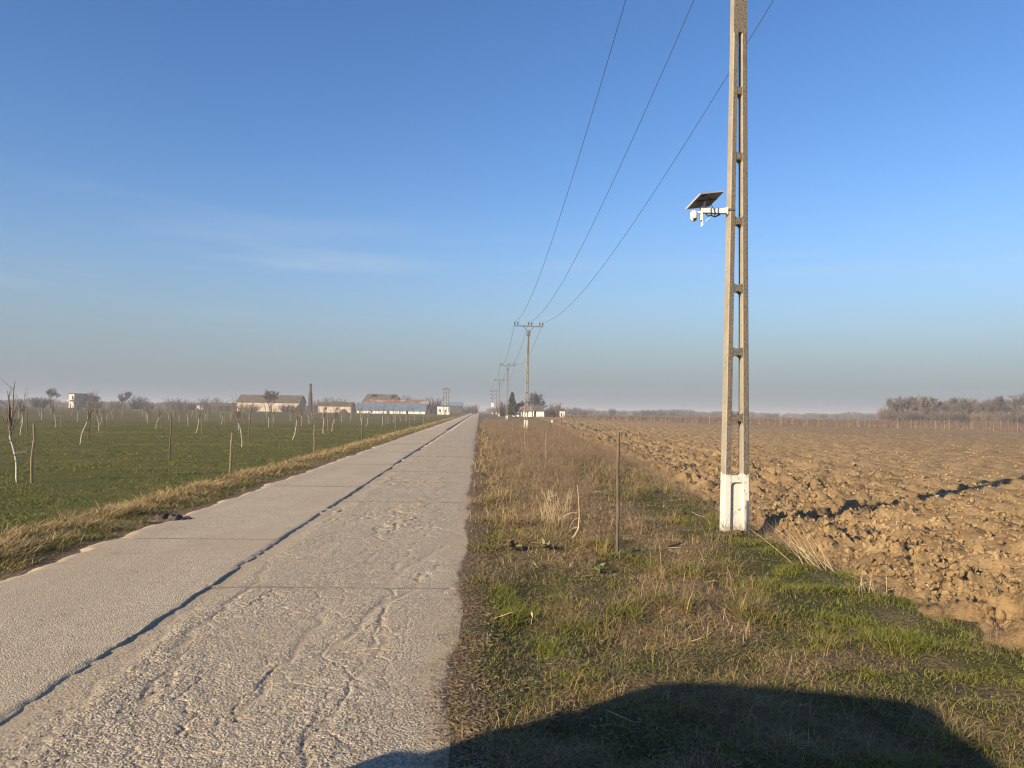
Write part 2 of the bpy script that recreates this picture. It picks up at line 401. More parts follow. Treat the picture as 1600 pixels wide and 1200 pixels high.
def rough_z(X, Y):
    wob = 0.16 * fbm(X * 5, Y * 5, 101, 4)
    z = 0.012 * fbm(X / 0.8, Y / 0.8, 103, 4); dust = np.zeros(X.shape)
    f1, f2, c = worley(X / 0.028, Y / 0.028, 105); st = np.sqrt(np.clip(1 - (f1 / 0.8) ** 2, 0, 1)) * (0.4 + 0.6 * c)
    g1, g2, c2 = worley(X / 0.06, Y / 0.06, 107)
    pit = S(0.55, 0.75, vn(X / 0.13, Y / 0.13, 111)) * S(0.4, 0.6, vn(X / 0.9, Y / 0.9, 113))
    worn = 0.45 + 0.55 * S(-0.45, -0.9, X) * S(0.3, 0.62, vn(X / 1.4, Y / 2.5, 117) + 0.15)
    k = worn * (1 - 0.7 * S(-0.75, -0.35, X))
    z = z + k * (0.0070 * st + 0.006 * (c2 * np.clip(1 - g1, 0, 1))) - k * 0.007 * pit
    for i, r_ in enumerate(ruts):
        d = poly_dist(X + wob, Y + 1.6 * wob, r_); wd = (0.032 if i < 6 else 0.035) * (0.35 + 1.3 * vn(X / 0.25, Y / 0.25, 160 + i))
        q = np.exp(-(d / wd) ** 2)
        z = z * (1 - 0.8 * q) - (0.0045 if i < 6 else 0.004) * q * (0.3 + 1.2 * vn(X / 0.3, Y / 0.3, 180 + i)); dust = np.maximum(dust, 0.85 * S(0.35, 0.8, q))
    for sz, sd, dp in ((0.62, 171, 0.0085), (0.27, 173, 0.006), (0.13, 175, 0.004)):          # network of cracks drawn out along the lane
        qx, qy = X / sz + 1.1 * fbm(X * 3, Y * 2, sd + 1, 4), Y / (1.7 * sz) + 0.7 * fbm(X * 2.4, Y * 3, sd + 2, 4)
        h1, h2_, c5 = worley(qx, qy, sd); on = S(0.36, 0.55, vn(X / 0.7, Y / 1.1, sd + 3)) * S(-0.25, -0.6, X)
        cr_ = S(0.026 if sz > 0.5 else 0.045 if sz > 0.2 else 0.08, 0.006, h2_ - h1) * on; z = z - dp * cr_; dust = np.maximum(dust, 0.35 * S(0.10, 0.02, h2_ - h1) * on)
    # channel of grit beside the raised lane
    ch = S(0.30, 0.10, X - XJ + 0.25 * fbm(X * 2, Y * 1.2, 119, 3))
    z = z * (1 - 0.75 * ch) - 0.007 * ch; dust = np.maximum(dust, 0.8 * ch)
    # broken patches further down the lane
    br = S(0.56, 0.66, vn(X / 0.55, Y / 1.1, 127)) * S(7, 10, Y) * S(-0.5, -1.0, X)
    h1, h2_, c4 = worley(X / 0.14, Y / 0.2, 131)
    z = z - br * 0.022 * S(0.10, 0.03, h2_ - h1) + br * 0.014 * c4
    ck = np.abs(fbm(X / 0.9, Y / 1.3, 133, 4)); z = z - 0.012 * S(0.012, 0.002, ck) * S(0.5, 0.6, vn(X / 2, Y / 2, 135))
    ed = S(0.36, 0.0, XR - X + 0.35 * fbm(X * 1.2, Y * 0.8, 137, 3)); dust = np.maximum(dust, 0.75 * ed)
    z = z * (1 - 0.7 * ed) - 0.085 * S(-0.10, 0.10, X - XR - 0.04 + 0.25 * fbm(X * 0, Y * 1.1, 138, 4))
    return z, np.clip(dust + 0.25 * S(0.5, 0.75, vn(X / 0.6, Y / 0.8, 139)), 0, 1)
def smooth_z(X, Y):
    f1, f2, c = worley(X / 0.03, Y / 0.03, 145)
    z = 0.008 + 0.010 * fbm(X / 1.2, Y / 1.2, 143, 4) + 0.003 * c * np.clip(1 - f1, 0, 1) - 0.07 * S(0.22, -0.05, X - XL + 0.35 * fbm(X * 0, Y / 0.6, 142, 5) + 0.12 * fbm(X * 6, Y * 6, 144, 3)) - (0.010 * S(0.55, 0.75, vn(X * 0, Y / 0.9, 146)) + 0.012 * S(0.6, 0.8, vn(X * 0, Y / 0.13, 150))) * S(XJ - 0.06, XJ, X + 0.05 * fbm(X * 8, Y * 8, 148, 2))
    dust = 0.45 * S(0.45, 0.7, vn(X / 0.9, Y / 1.6, 147)) + 0.7 * S(0.5, 0.1, X - XL + 0.5 * fbm(X, Y * 0.7, 149, 3))
    return z, np.clip(dust, 0, 1)
def slab(y0, y1, lane, dx, dy):
    x0, x1 = ((XJ, XR + 0.25) if lane else (XL, XJ))
    nx = max(3, int((x1 - x0) / dx)); ny = max(3, int((y1 - y0) / dy))
    X, Y = np.meshgrid(np.linspace(x0, x1, nx), np.linspace(y0 + 0.003, y1 - 0.003, ny))
    if not lane:                                    # broken edge towards the lower lane
        e = 0.045 * fbm(Y / 0.35, 0 * Y, 151, 6) + 0.014 * (vn(Y / 0.05, 0 * Y, 153) - 0.5)
        X = X + e * S(XJ - 0.3, XJ, X)
    else: X = X - 0.06 * S(XJ + 0.1, XJ, X)
    if y0 > 0.6 or lane == 0:
        ew = 0.004 * (vn(X / 0.1, 0 * X + y0, 155) - 0.5)
        Y = Y + ew * (S(y0 + 0.1, y0, Y) + S(y1 - 0.1, y1, Y))
    Z, du = rough_z(X, Y) if lane else smooth_z(X, Y)
    # skirt so that each slab is a solid block
    def sk(A, f): 
        A = np.vstack([A[:1], A, A[-1:]]); return np.hstack([A[:, :1], A, A[:, -1:]])
    X, Y, du = sk(X, 0), sk(Y, 0), sk(du, 0); Z = sk(Z, 0)
    Z[0, :] = Z[-1, :] = -0.12; Z[:, 0] = Z[:, -1] = -0.12
    return grid_obj('concrete_slab', X, Y, Z, M_ROUGH if lane else M_SMOOTH, parent=road, attrs={'dust': du}, smooth=False)
jr = [-5.9, 0.5, 6.95, 13.35, 19.8, 26.2, 32.6, 39, 45.5, 52, 58.4, 90, 180, 420]
jl = [-9.4, -3.2, 3.1, 9.4, 15.75, 22.1, 28.4, 34.7, 41, 47.3, 53.6, 60, 90, 180, 420]
def res(y): 
    return 0.25 if y < 0 else 0.009 if y < 3 else 0.02 if y < 8 else 0.04 if y < 15 else 0.07 if y < 30 else 0.15 if y < 58 else 0.5
for a, b in zip(jr[:-1], jr[1:]): slab(a, b, 1, min(res(a), 0.3), max(res(a), 0.3 * (a > 58)))
for a, b in zip(jl[:-1], jl[1:]):
    q = 0.25 if a < 0 else 0.02 if a < 9 else 0.05 if a < 22 else 0.12 if a < 58 else 0.5
    slab(a, b, 0, min(q, 0.3), q)
fm, ft, fb_ = newmat('joint_grit'); fb_.inputs['Base Color'].default_value = (0.12, 0.095, 0.068, 1)
MB().box(XL + 0.05, XR - 0.1, -20, 420, -0.3, -0.05).build('road_bed', fm, road)

def seam(y, lane):                                   # dirt packed into a cross joint
    x0, x1 = (XJ + 0.02, XR - 0.12) if lane else (XL + 0.35, XJ - 0.03)
    xx = np.linspace(x0, x1, 90); X = np.stack([xx] * 4); wob = 0.025 * fbm(xx / 0.25, 0 * xx + y, 191, 4)
    hw = 0.004 + 0.012 * np.clip(vn(xx / 0.12, 0 * xx + y, 193) - 0.25, 0, 1); Y = y + wob + np.stack([-hw, -hw * 0.5, hw * 0.5, hw])
    Z = (rough_z(X, Y) if lane else smooth_z(X, Y))[0] + 0.0025 + np.array([[-0.004], [0.002], [0.002], [-0.004]])
    grid_obj('joint_seam', X, Y, Z, fm, parent=road, smooth=False)
for y in jr[2:10]: seam(y, 1)
for y in jl[2:10]: seam(y, 0)

# ------------------------------------------------------------------ scatter (stuff)
PROTO = bpy.data.collections.new('seed_shapes')     # not linked to the scene: only feeds the scatters
def proto_collection(name, meshes):
    c = bpy.data.collections.new(name)
    for i, me in enumerate(meshes):
        c.objects.link(bpy.data.objects.new('%s_%02d' % (name, i), me))
    return c
def scatter(name, P, rot, scl, idx, dry, coll, label=None):
    me = bpy.data.meshes.new(name); n = len(P); me.vertices.add(n)
    me.vertices.foreach_set('co', np.asarray(P, np.float32).ravel())
    a = me.attributes.new('rot', 'FLOAT_VECTOR', 'POINT'); a.data.foreach_set('vector', np.asarray(rot, np.float32).ravel())
    for k, v in (('scl', scl), ('dry', dry)):
        a = me.attributes.new(k, 'FLOAT', 'POINT'); a.data.foreach_set('value', np.asarray(v, np.float32))
    a = me.attributes.new('idx', 'INT', 'POINT'); a.data.foreach_set('value', np.asarray(idx, np.int32))
    o = bpy.data.objects.new(name, me); COL.objects.link(o); o['kind'] = 'stuff'
    if label: o['label'] = label
    g = bpy.data.node_groups.new(name, 'GeometryNodeTree')
    g.interface.new_socket('Geometry', in_out='INPUT', socket_type='NodeSocketGeometry')
    g.interface.new_socket('Geometry', in_out='OUTPUT', socket_type='NodeSocketGeometry')
    gi, go = g.nodes.new('NodeGroupInput'), g.nodes.new('NodeGroupOutput')
    ip = g.nodes.new('GeometryNodeInstanceOnPoints'); ci = g.nodes.new('GeometryNodeCollectionInfo')
    ci.inputs['Collection'].default_value = coll; ci.inputs['Separate Children'].default_value = True; ci.inputs['Reset Children'].default_value = True
    ip.inputs['Pick Instance'].default_value = True
    def na(nm, typ):
        q = g.nodes.new('GeometryNodeInputNamedAttribute'); q.data_type = typ; q.inputs['Name'].default_value = nm
        return q.outputs['Attribute']
    L = g.links.new
    L(gi.outputs[0], ip.inputs['Points']); L(ci.outputs[0], ip.inputs['Instance']); L(na('idx', 'INT'), ip.inputs['Instance Index'])
    L(na('rot', 'FLOAT_VECTOR'), ip.inputs['Rotation']); L(na('scl', 'FLOAT'), ip.inputs['Scale']); L(ip.outputs[0], go.inputs[0])
    m = o.modifiers.new('scatter', 'NODES'); m.node_group = g
    return o
rng = np.random.default_rng(11)
def strip_pts(n, y0, y1, p, fx0, fx1):
    e = 1 - p; u = rng.uniform(0, 1, n)
    y = (y0 ** e + u * (y1 ** e - y0 ** e)) ** (1 / e); a, b = fx0(y), fx1(y)
    x = a + rng.uniform(0, 1, n) * (b - a); return x, y, np.hypot(x, y)
def polar(n, r0, r1, a0, a1, p=1.0):
    """n points round the viewpoint; density per area falls as r**-p."""
    u = rng.uniform(0, 1, n); e = 2 - p
    r = (r0 ** e + u * (r1 ** e - r0 ** e)) ** (1 / e) if abs(e) > 1e-6 else r0 * (r1 / r0) ** u
    a = np.radians(rng.uniform(a0, a1, n)); return r * np.sin(a), r * np.cos(a), r
def blade_field(name, x, y, z, h, lean, curl, wd, dry, mat, label):
    """every blade its own bent strip: base pair, middle pair, tip"""
    n = len(x); da = rng.uniform(0, 6.283, n); fa = da + 1.57 + rng.normal(0, 0.6, n)
    sx, sy = np.cos(fa) * wd / 2, np.sin(fa) * wd / 2; cx, cy = np.cos(da), np.sin(da)
    o1 = (0.45 * lean + 0.2 * curl) * h; o2 = (lean + curl) * h; z1 = z + h * 0.5 * (1 - 0.12 * curl); z2 = z + h * np.clip(1 - 0.4 * curl, 0.15, 1)
    V = np.stack([np.stack([x - sx, y - sy, z], -1), np.stack([x + sx, y + sy, z], -1),
                  np.stack([x + cx * o1 + sx * .8, y + cy * o1 + sy * .8, z1], -1), np.stack([x + cx * o1 - sx * .8, y + cy * o1 - sy * .8, z1], -1),
                  np.stack([x + cx * o2, y + cy * o2, z2], -1)], 1).reshape(-1, 3)
    k = np.arange(n)[:, None] * 5
    o = bpy.data.objects.new(name, fast_mesh(name, V, k + np.array([[0, 1, 2, 3]]), mat, tri=k + np.array([[3, 2, 4]]), attrs={'dry': np.repeat(dry, 5)})); COL.objects.link(o)
    return tag(o, label, None, None, 'stuff')
# verge grass
x, y, r = strip_pts(390000, 2.5, 130, 1.75, lambda y: -0.2 + 0 * y, lambda y: xb(y) + 0.12)
edge = -0.01 + 0.30 * fbm(x * 1.1, y * 1.1, 201, 4)
clump = S(0.35, 0.8, vn(x / 0.24, y / 0.24, 203)) * S(0.3, 0.65, vn(x / 0.7, y / 0.7, 205))
m = (x > edge + 0.12 * rng.normal(size=len(x))) & (x < xb(y) - 0.02 + 0.3 * (rng.uniform(size=len(x)) - 0.5))
m &= rng.uniform(size=len(x)) < 0.38 + 0.85 * clump - 0.12 * S(0.62, 0.78, vn(x / 0.5, y / 0.5, 79))
x, y, r, edge, clump = x[m], y[m], r[m], edge[m], clump[m]; n = len(x)
d = np.clip(verge_dry(x, y) + 0.12 * rng.normal(size=n) - 0.25 * clump * S(10, 6, y) + 0.08, 0, 1); isd = d > 0.5
u = rng.uniform(size=n); up = (u > 0.92) & isd
h = np.where(isd, rng.uniform(0.04, 0.16, n), rng.uniform(0.03, 0.085, n)) * (0.5 + 1.1 * clump) * np.where(up, 1.6, 1) * (1 + 0.03 * np.clip(r - 8, 0, 20))
lean = np.where(isd, np.where(up, 0.25, rng.uniform(0.5, 2.2, n)), rng.uniform(0.1, 1.0, n)); curl = np.where(up, 0.2, rng.uniform(0.2, 1.2, n))
wd = np.where(isd, rng.uniform(0.002, 0.005, n), rng.uniform(0.003, 0.006, n)) * (1 + 0.10 * np.clip(r - 5, 0, 60))
blade_field('verge_grass', x, y, verge_z(x, y) - 0.008, h / np.sqrt(1 + 0.35 * lean ** 2), lean, curl, wd, d, M_BLADE, 'mixed green and straw grass covering the right verge')
# pale grass on the left edge of the road
x, y, r = strip_pts(130000, 5, 160, 1.6, lambda y: XL - 2.3 + 0 * y, lambda y: XL + 0 * y)
e = XL - x + 0.45 * fbm(x * 0.9, y * 0.9, 207, 3); clump = S(0.3, 0.75, vn(x / 0.3, y / 0.3, 209))
m = (e > 0.04) & (e < 1.45) & (rng.uniform(size=len(x)) < (S(0.0, 0.3, e) * S(1.45, 0.7, e) + 0.06) * (0.45 + 0.7 * clump))
x, y, r, e, clump = x[m], y[m], r[m], e[m], clump[m]; n = len(x)
d = np.clip(0.22 + 0.62 * S(0.15, 0.8, e) + 0.8 * fbm(x / 0.8, y / 0.8, 211, 3) - 0.35 * S(1.1, 1.7, e) + 0.12 * rng.normal(size=n), 0, 1); isd = d > 0.5
h = np.where(isd, rng.uniform(0.04, 0.15, n), rng.uniform(0.03, 0.08, n)) * (0.5 + 0.8 * clump)
lean = np.where(isd, rng.uniform(0.2, 1.6, n), rng.uniform(0.1, 1.0, n))
blade_field('roadside_grass', x, y, left_z(x, y) - 0.008, h, lean, rng.uniform(0.2, 1.0, n), rng.uniform(0.003, 0.006, n) * (1 + 0.09 * np.clip(r - 5, 0, 60)), d, M_PALE, 'bleached dry grass along the left edge of the road')
# orchard lawn
x, y, r = polar(170000, 7, 100, -42, -3, 1.8)
m = XL - x > 1.0; x, y, r = x[m], y[m], r[m]; n = len(x)
keep = rng.uniform(size=n) > 0.8 * S(66, 84, y + 10 * fbm(x / 18, y / 9, 85, 3)); x, y, r = x[keep], y[keep], r[keep]; n = len(x)
dl = np.clip(orch_dry(x, y) + 0.12 * rng.normal(size=n), 0, 1)
h = rng.uniform(0.025, 0.055, n) * (0.6 + 0.7 * S(0.4, 0.8, vn(x / 0.7, y / 0.7, 217)))
blade_field('orchard_grass', x, y, left_z(x, y) - 0.008, h, rng.uniform(0.1, 1.1, n), rng.uniform(0.1, 0.8, n), 0.006 * (1 + 0.10 * np.clip(r - 6, 0, 70)), dl, M_LAWN, 'short green grass of the orchard')

# weeds: brittle stems with side twigs
def weed(seed, n, h0, h1, wd, twig):
    r = np.random.default_rng(seed); V = []; Q = []
    def strip(p, q, w0, w1):
        p, q = np.array(p), np.array(q); a = r.uniform(0, 6.28); s_ = np.array([math.cos(a), math.sin(a), 0]); n0 = len(V)
        V.extend([p - s_ * w0, p + s_ * w0, q + s_ * w1, q - s_ * w1]); Q.append((n0, n0 + 1, n0 + 2, n0 + 3))
    for i in range(n):
        a = r.uniform(0, 6.28); q = 0.22 * math.sqrt(r.uniform()); p = np.array([q * math.cos(a), q * math.sin(a), -0.02])
        h = r.uniform(h0, h1); l = r.normal(0, 0.16, 2); K = 4
        for k in range(K):
            nx = p + np.array([l[0] * h / K + r.normal(0, 0.012), l[1] * h / K + r.normal(0, 0.012), h / K])
            strip(p, nx, wd * (1 - k / K * 0.6), wd * (1 - (k + 1) / K * 0.6))
            if k >= 1:
                for _ in range(twig):
                    b = r.uniform(0, 6.28); ln = r.uniform(0.05, 0.16)
                    t_ = p + (nx - p) * r.uniform(); e_ = t_ + ln * np.array([math.cos(b) * 0.6, math.sin(b) * 0.6, 0.8])
                    strip(t_, e_, wd * 0.45, wd * 0.3)
                    for _ in range(2): strip(e_, e_ + r.normal(0, 0.018, 3), wd * 0.6, wd * 0.3)
            p = nx
    return fast_mesh('weed', V, Q, M_WEED)
C_WEED = proto_collection('weed_clump', [weed(50 + s, 9, 0.25, 0.62, 0.0024, 3) for s in range(4)] + [weed(60 + s, 5, 0.4, 0.8, 0.003, 1) for s in range(2)])
x, y, r = strip_pts(16000, 4, 130, 1.05, lambda y: 0.1 + 0 * y, lambda y: xb(y))
dens = S(8, 13, y) * S(0.25, 0.9, x) * S(0.1, 0.8, xb(y) - x) * (0.15 + 0.85 * S(0.38, 0.55, vn(x / 1.0, y / 2.2, 221))) + 0.02 * S(0.3, 0.9, x) + 0.25 * S(0.55, 0.1, np.abs(xb(y) - 0.35 - x)) * S(4, 6, y) 
dens *= np.where((x > 2.4) & (y < 17) & (xb(y) - x > 0.7), 0.15, 1.0)
m = (rng.uniform(size=len(x)) < dens * (0.30 + 0.3 * S(13, 22, y))) & (x < xb(y)); x, y, r = x[m], y[m], r[m]; n = len(x)
scatter('verge_weeds', np.stack([x, y, verge_z(x, y)], -1), np.stack([rng.normal(0, 0.1, n), rng.normal(0, 0.1, n), rng.uniform(0, 6.28, n)], -1),
        rng.uniform(0.4, 1.0, n) * (0.5 + 0.5 * S(9, 24, y)), rng.integers(0, 6, n), 0 * x, C_WEED, 'thin brown weed stems standing in the right verge')
x, y, r = polar(9000, 10, 200, -34, -1, 1.0)
e = XL - x; m = (e > 0.6) & (e < 1.9) & (rng.uniform(size=len(x)) < 0.06 + 0.5 * S(70, 110, y)) | ((y > 150) & (e > 0.6) & (e < 14) & (rng.uniform(size=len(x)) < 0.3)); x, y = x[m], y[m]; n = len(x)
scatter('roadside_weeds', np.stack([x, y, left_z(x, y)], -1), np.stack([rng.normal(0, 0.1, n), rng.normal(0, 0.1, n), rng.uniform(0, 6.28, n)], -1), rng.uniform(0.4, 0.8, n), rng.integers(0, 6, n), 0 * x, C_WEED, 'sparse dry weeds on the left roadside')

# leaf litter and straw along the right road edge
def flake(seed):
    r = np.random.default_rng(seed); V = []; Q = []
    for i in range(16):
        c = r.normal(0, 0.05, 2); a = r.uniform(0, 6.28); l, w_ = r.uniform(0.005, 0.02), r.uniform(0.001, 0.0035); n0 = len(V); t = r.normal(0, 0.25)
        for s1, s2 in ((-1, -1), (1, -1), (1, 1), (-1, 1)):
            V.append((c[0] + s1 * l * math.cos(a) - s2 * w_ * math.sin(a), c[1] + s1 * l * math.sin(a) + s2 * w_ * math.cos(a), 0.006 + abs(s1 * l * t) * (s1 > 0) + r.uniform(0, 0.004)))
        Q.append((n0, n0 + 1, n0 + 2, n0 + 3))
    return fast_mesh('flake', V, Q, M_LITTER)
C_FLAKE = proto_collection('litter_flake', [flake(70 + s) for s in range(4)])
x, y, r = strip_pts(14000, 2.8, 60, 1.3, lambda y: -0.5 + 0 * y, lambda y: 1.6 + 0 * y)
e = x + 0.35 * fbm(x * 1.2, y * 0.9, 231, 3); m = rng.uniform(size=len(x)) < 0.5 * np.exp(-((e + 0.02) / 0.12) ** 2) + 0.05 * S(2.5, 0, e) * (e > 0); x, y = x[m], y[m]; n = len(x)
z = np.where(x < 0.05, 0.002, verge_z(x, y)); scatter('leaf_litter', np.stack([x, y, z], -1), np.stack([0 * x, 0 * x, rng.uniform(0, 6.28, n)], -1), rng.uniform(0.6, 1.3, n), rng.integers(0, 4, n), 0 * x, C_FLAKE, 'brown leaf litter and straw along the right road edge')
# straw on the ploughed field and the verge
def straws(seed):
    r = np.random.default_rng(seed); b = MB(); l = r.uniform(0.06, 0.16)
    b.tube([(-l, 0, 0.005), (0, r.normal(0, 0.01), 0.012), (l, 0, 0.02)], [0.004, 0.005, 0.003], 4)
    if seed % 2: b.add([(l * 0.2, 0, 0.01), (l * 0.6, 0.01, 0.05), (l * 1.2, 0.03, 0.045), (l * 0.6, 0.03, 0.04)], [(0, 1, 2, 3)])
    return b.mesh('straw', M_STRAW)
C_STRAW = proto_collection('straw_bit', [straws(80 + s) for s in range(5)])
x, y, r = polar(3200, 4, 90, -2, 42, 1.3); m = x > -0.0; x, y, r = x[m], y[m], r[m]; n = len(x); onf = x > xb(y) + 0.2
keep = onf | (rng.uniform(size=n) < 0.04); x, y, r, onf = x[keep], y[keep], r[keep], onf[keep]; n = len(x)
z = np.where(onf, plough_z(x, y) + 0.015, verge_z(x, y) + 0.04)
scatter('loose_straw', np.stack([x, y, z], -1), np.stack([rng.normal(0, 0.3, n), rng.normal(0, 0.3, n), rng.uniform(0, 6.28, n)], -1), rng.uniform(0.25, 0.7, n) * (1 + 0.012 * r), rng.integers(0, 5, n), 0 * x, C_STRAW, 'bits of pale straw lying on the soil and verge')
# clods
def clod(seed):
    r = np.random.default_rng(seed); import bmesh
    bm = bmesh.new(); bmesh.ops.create_icosphere(bm, subdivisions=1 if seed % 2 else 2, radius=1)
    dirs = r.normal(size=(9, 3)); dirs /= np.linalg.norm(dirs, axis=1)[:, None]; lim = r.uniform(0.4, 0.85, 9)
    for v in bm.verts:
        p = np.array(v.co)
        for dd, l in zip(dirs, lim):
            q = p @ dd
            if q > l: p = p - dd * (q - l)
        v.co = p * (1 + r.normal(0, 0.06)) * np.array([1.15, 0.9, 0.7])
    me = bpy.data.meshes.new('clod'); bm.to_mesh(me); bm.free(); me.materials.append(M_SOIL); return me
C_CLOD = proto_collection('soil_clod', [clod(90 + s) for s in range(6)])
x, y, r = polar(90000, 4, 70, 0, 50, 1.9); e = x - xb(y)
m = (e > 0.12) & (rng.uniform(size=len(x)) < 0.35 + 0.65 * S(9, 3, e)); x, y, r, e = x[m], y[m], r[m], e[m]; n = len(x)
scl = 0.009 + 0.042 * rng.uniform(size=n) ** 4 + 0.0002 * np.clip(r - 8, 0, 40) + 0.05 * (rng.uniform(size=n) > 0.985) * rng.uniform(size=n) * S(14, 2, e)
scatter('soil_clods', np.stack([x, y, plough_z(x, y) + scl * 0.25], -1), rng.uniform(0, 6.28, (n, 3)), scl, rng.integers(0, 6, n), 0 * x, C_CLOD, 'loose clods of the ploughed field')
# grit on the worn lane
M_GRIT = M('road_grit', (0.36, 0.31, 0.24), (0.24, 0.20, 0.155), 40)
gc_ = [clod(100 + s) for s in range(4)]
for me in gc_: me.materials.clear(); me.materials.append(M_GRIT)
C_GRIT = proto_collection('grit_stone', gc_)
x, y, r = polar(60000, 3, 30, -36, 2, 1.8); m = (x > XJ + 0.05) & (x < XR + 0.1) & (rng.uniform(size=len(x)) < 0.25 + 0.75 * S(0.45, 0.65, vn(x / 0.4, y / 0.6, 241))); x, y = x[m], y[m]; n = len(x)
zz, du = rough_z(x, y); scatter('road_gravel', np.stack([x, y, zz + 0.001], -1), rng.uniform(0, 6.28, (n, 3)), 0.0025 + 0.0065 * rng.uniform(size=n) ** 2.5, rng.integers(0, 4, n), 0 * x, C_GRIT, 'loose grit on the worn right lane')

# ------------------------------------------------------------------ power poles
def pole_mat():
    m, t, b = newmat('pole_concrete'); b.inputs['Roughness'].default_value = 0.9
    tc = N(t, 'ShaderNodeTexCoord').outputs['Object']; sp = N(t, 'ShaderNodeSeparateXYZ'); t.links.new(tc, sp.inputs[0])
    n1, n2 = noise(t, tc, 2.5, 5), noise(t, tc, 42, 4)
    c = mixc(t, ramp(t, n1, 0.35, 0.7), (0.31, 0.27, 0.21), (0.25, 0.215, 0.165))
    c = mixc(t, mth(t, 'MULTIPLY', ramp(t, n2, 0.5, 0.72), 0.5), c, (0.115, 0.092, 0.066))
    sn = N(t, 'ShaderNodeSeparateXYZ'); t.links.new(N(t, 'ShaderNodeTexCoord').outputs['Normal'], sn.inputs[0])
    side = ramp(t, mth(t, 'ABSOLUTE', sn.outputs[0]), 0.45, 0.75)          # smooth pale mould side; rough aggregate face, with grazing-sun shade put into its colour
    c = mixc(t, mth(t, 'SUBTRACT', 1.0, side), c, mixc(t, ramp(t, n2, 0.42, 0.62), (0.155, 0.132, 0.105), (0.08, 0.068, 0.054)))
    edge = mth(t, 'ADD', sp.outputs[2], mth(t, 'MULTIPLY', mth(t, 'SUBTRACT', noise(t, tc, 9, 3), 0.5), 0.17))
    paint = mth(t, 'MULTIPLY', ramp(t, edge, 0.845, 0.825), mth(t, 'SUBTRACT', 1.0, mth(t, 'MULTIPLY', ramp(t, noise(t, tc, 16, 5, 0.7), 0.57, 0.66), 0.75)))
    c = mixc(t, paint, c, (0.56, 0.53, 0.46)); mud = mth(t, 'MULTIPLY', ramp(t, mth(t, 'ADD', sp.outputs[2], mth(t, 'MULTIPLY', noise(t, tc, 22, 4), 0.35)), 0.40, 0.22), 0.7); c = mixc(t, mud, c, (0.20, 0.145, 0.09))
    t.links.new(c, b.inputs['Base Color'])
    bump(t, b, mth(t, 'ADD', n2, noise(t, tc, 130, 2)), 0.5, 0.006); return m
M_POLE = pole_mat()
M_STEEL = M('galvanised_steel', (0.16, 0.165, 0.165), (0.09, 0.085, 0.08), 8, 0.6)
M_INSUL = M('insulator_glaze', (0.045, 0.032, 0.03), None, rough=0.35, spec=0.5)
M_WIRE = M('wire_aluminium', (0.10, 0.10, 0.105), None, rough=0.6)
PH = 9.15
def pw(z): return 0.371 - 0.0250 * z
def pd(z): return 0.16 - 0.004 * z
def pg(z): return 0.185 - 0.0195 * z       # clear gap between the two posts
ZTOP = 6.96; RUNGS = [0.78, 1.61, 2.51, 3.39, 4.32, 5.22, 6.14]
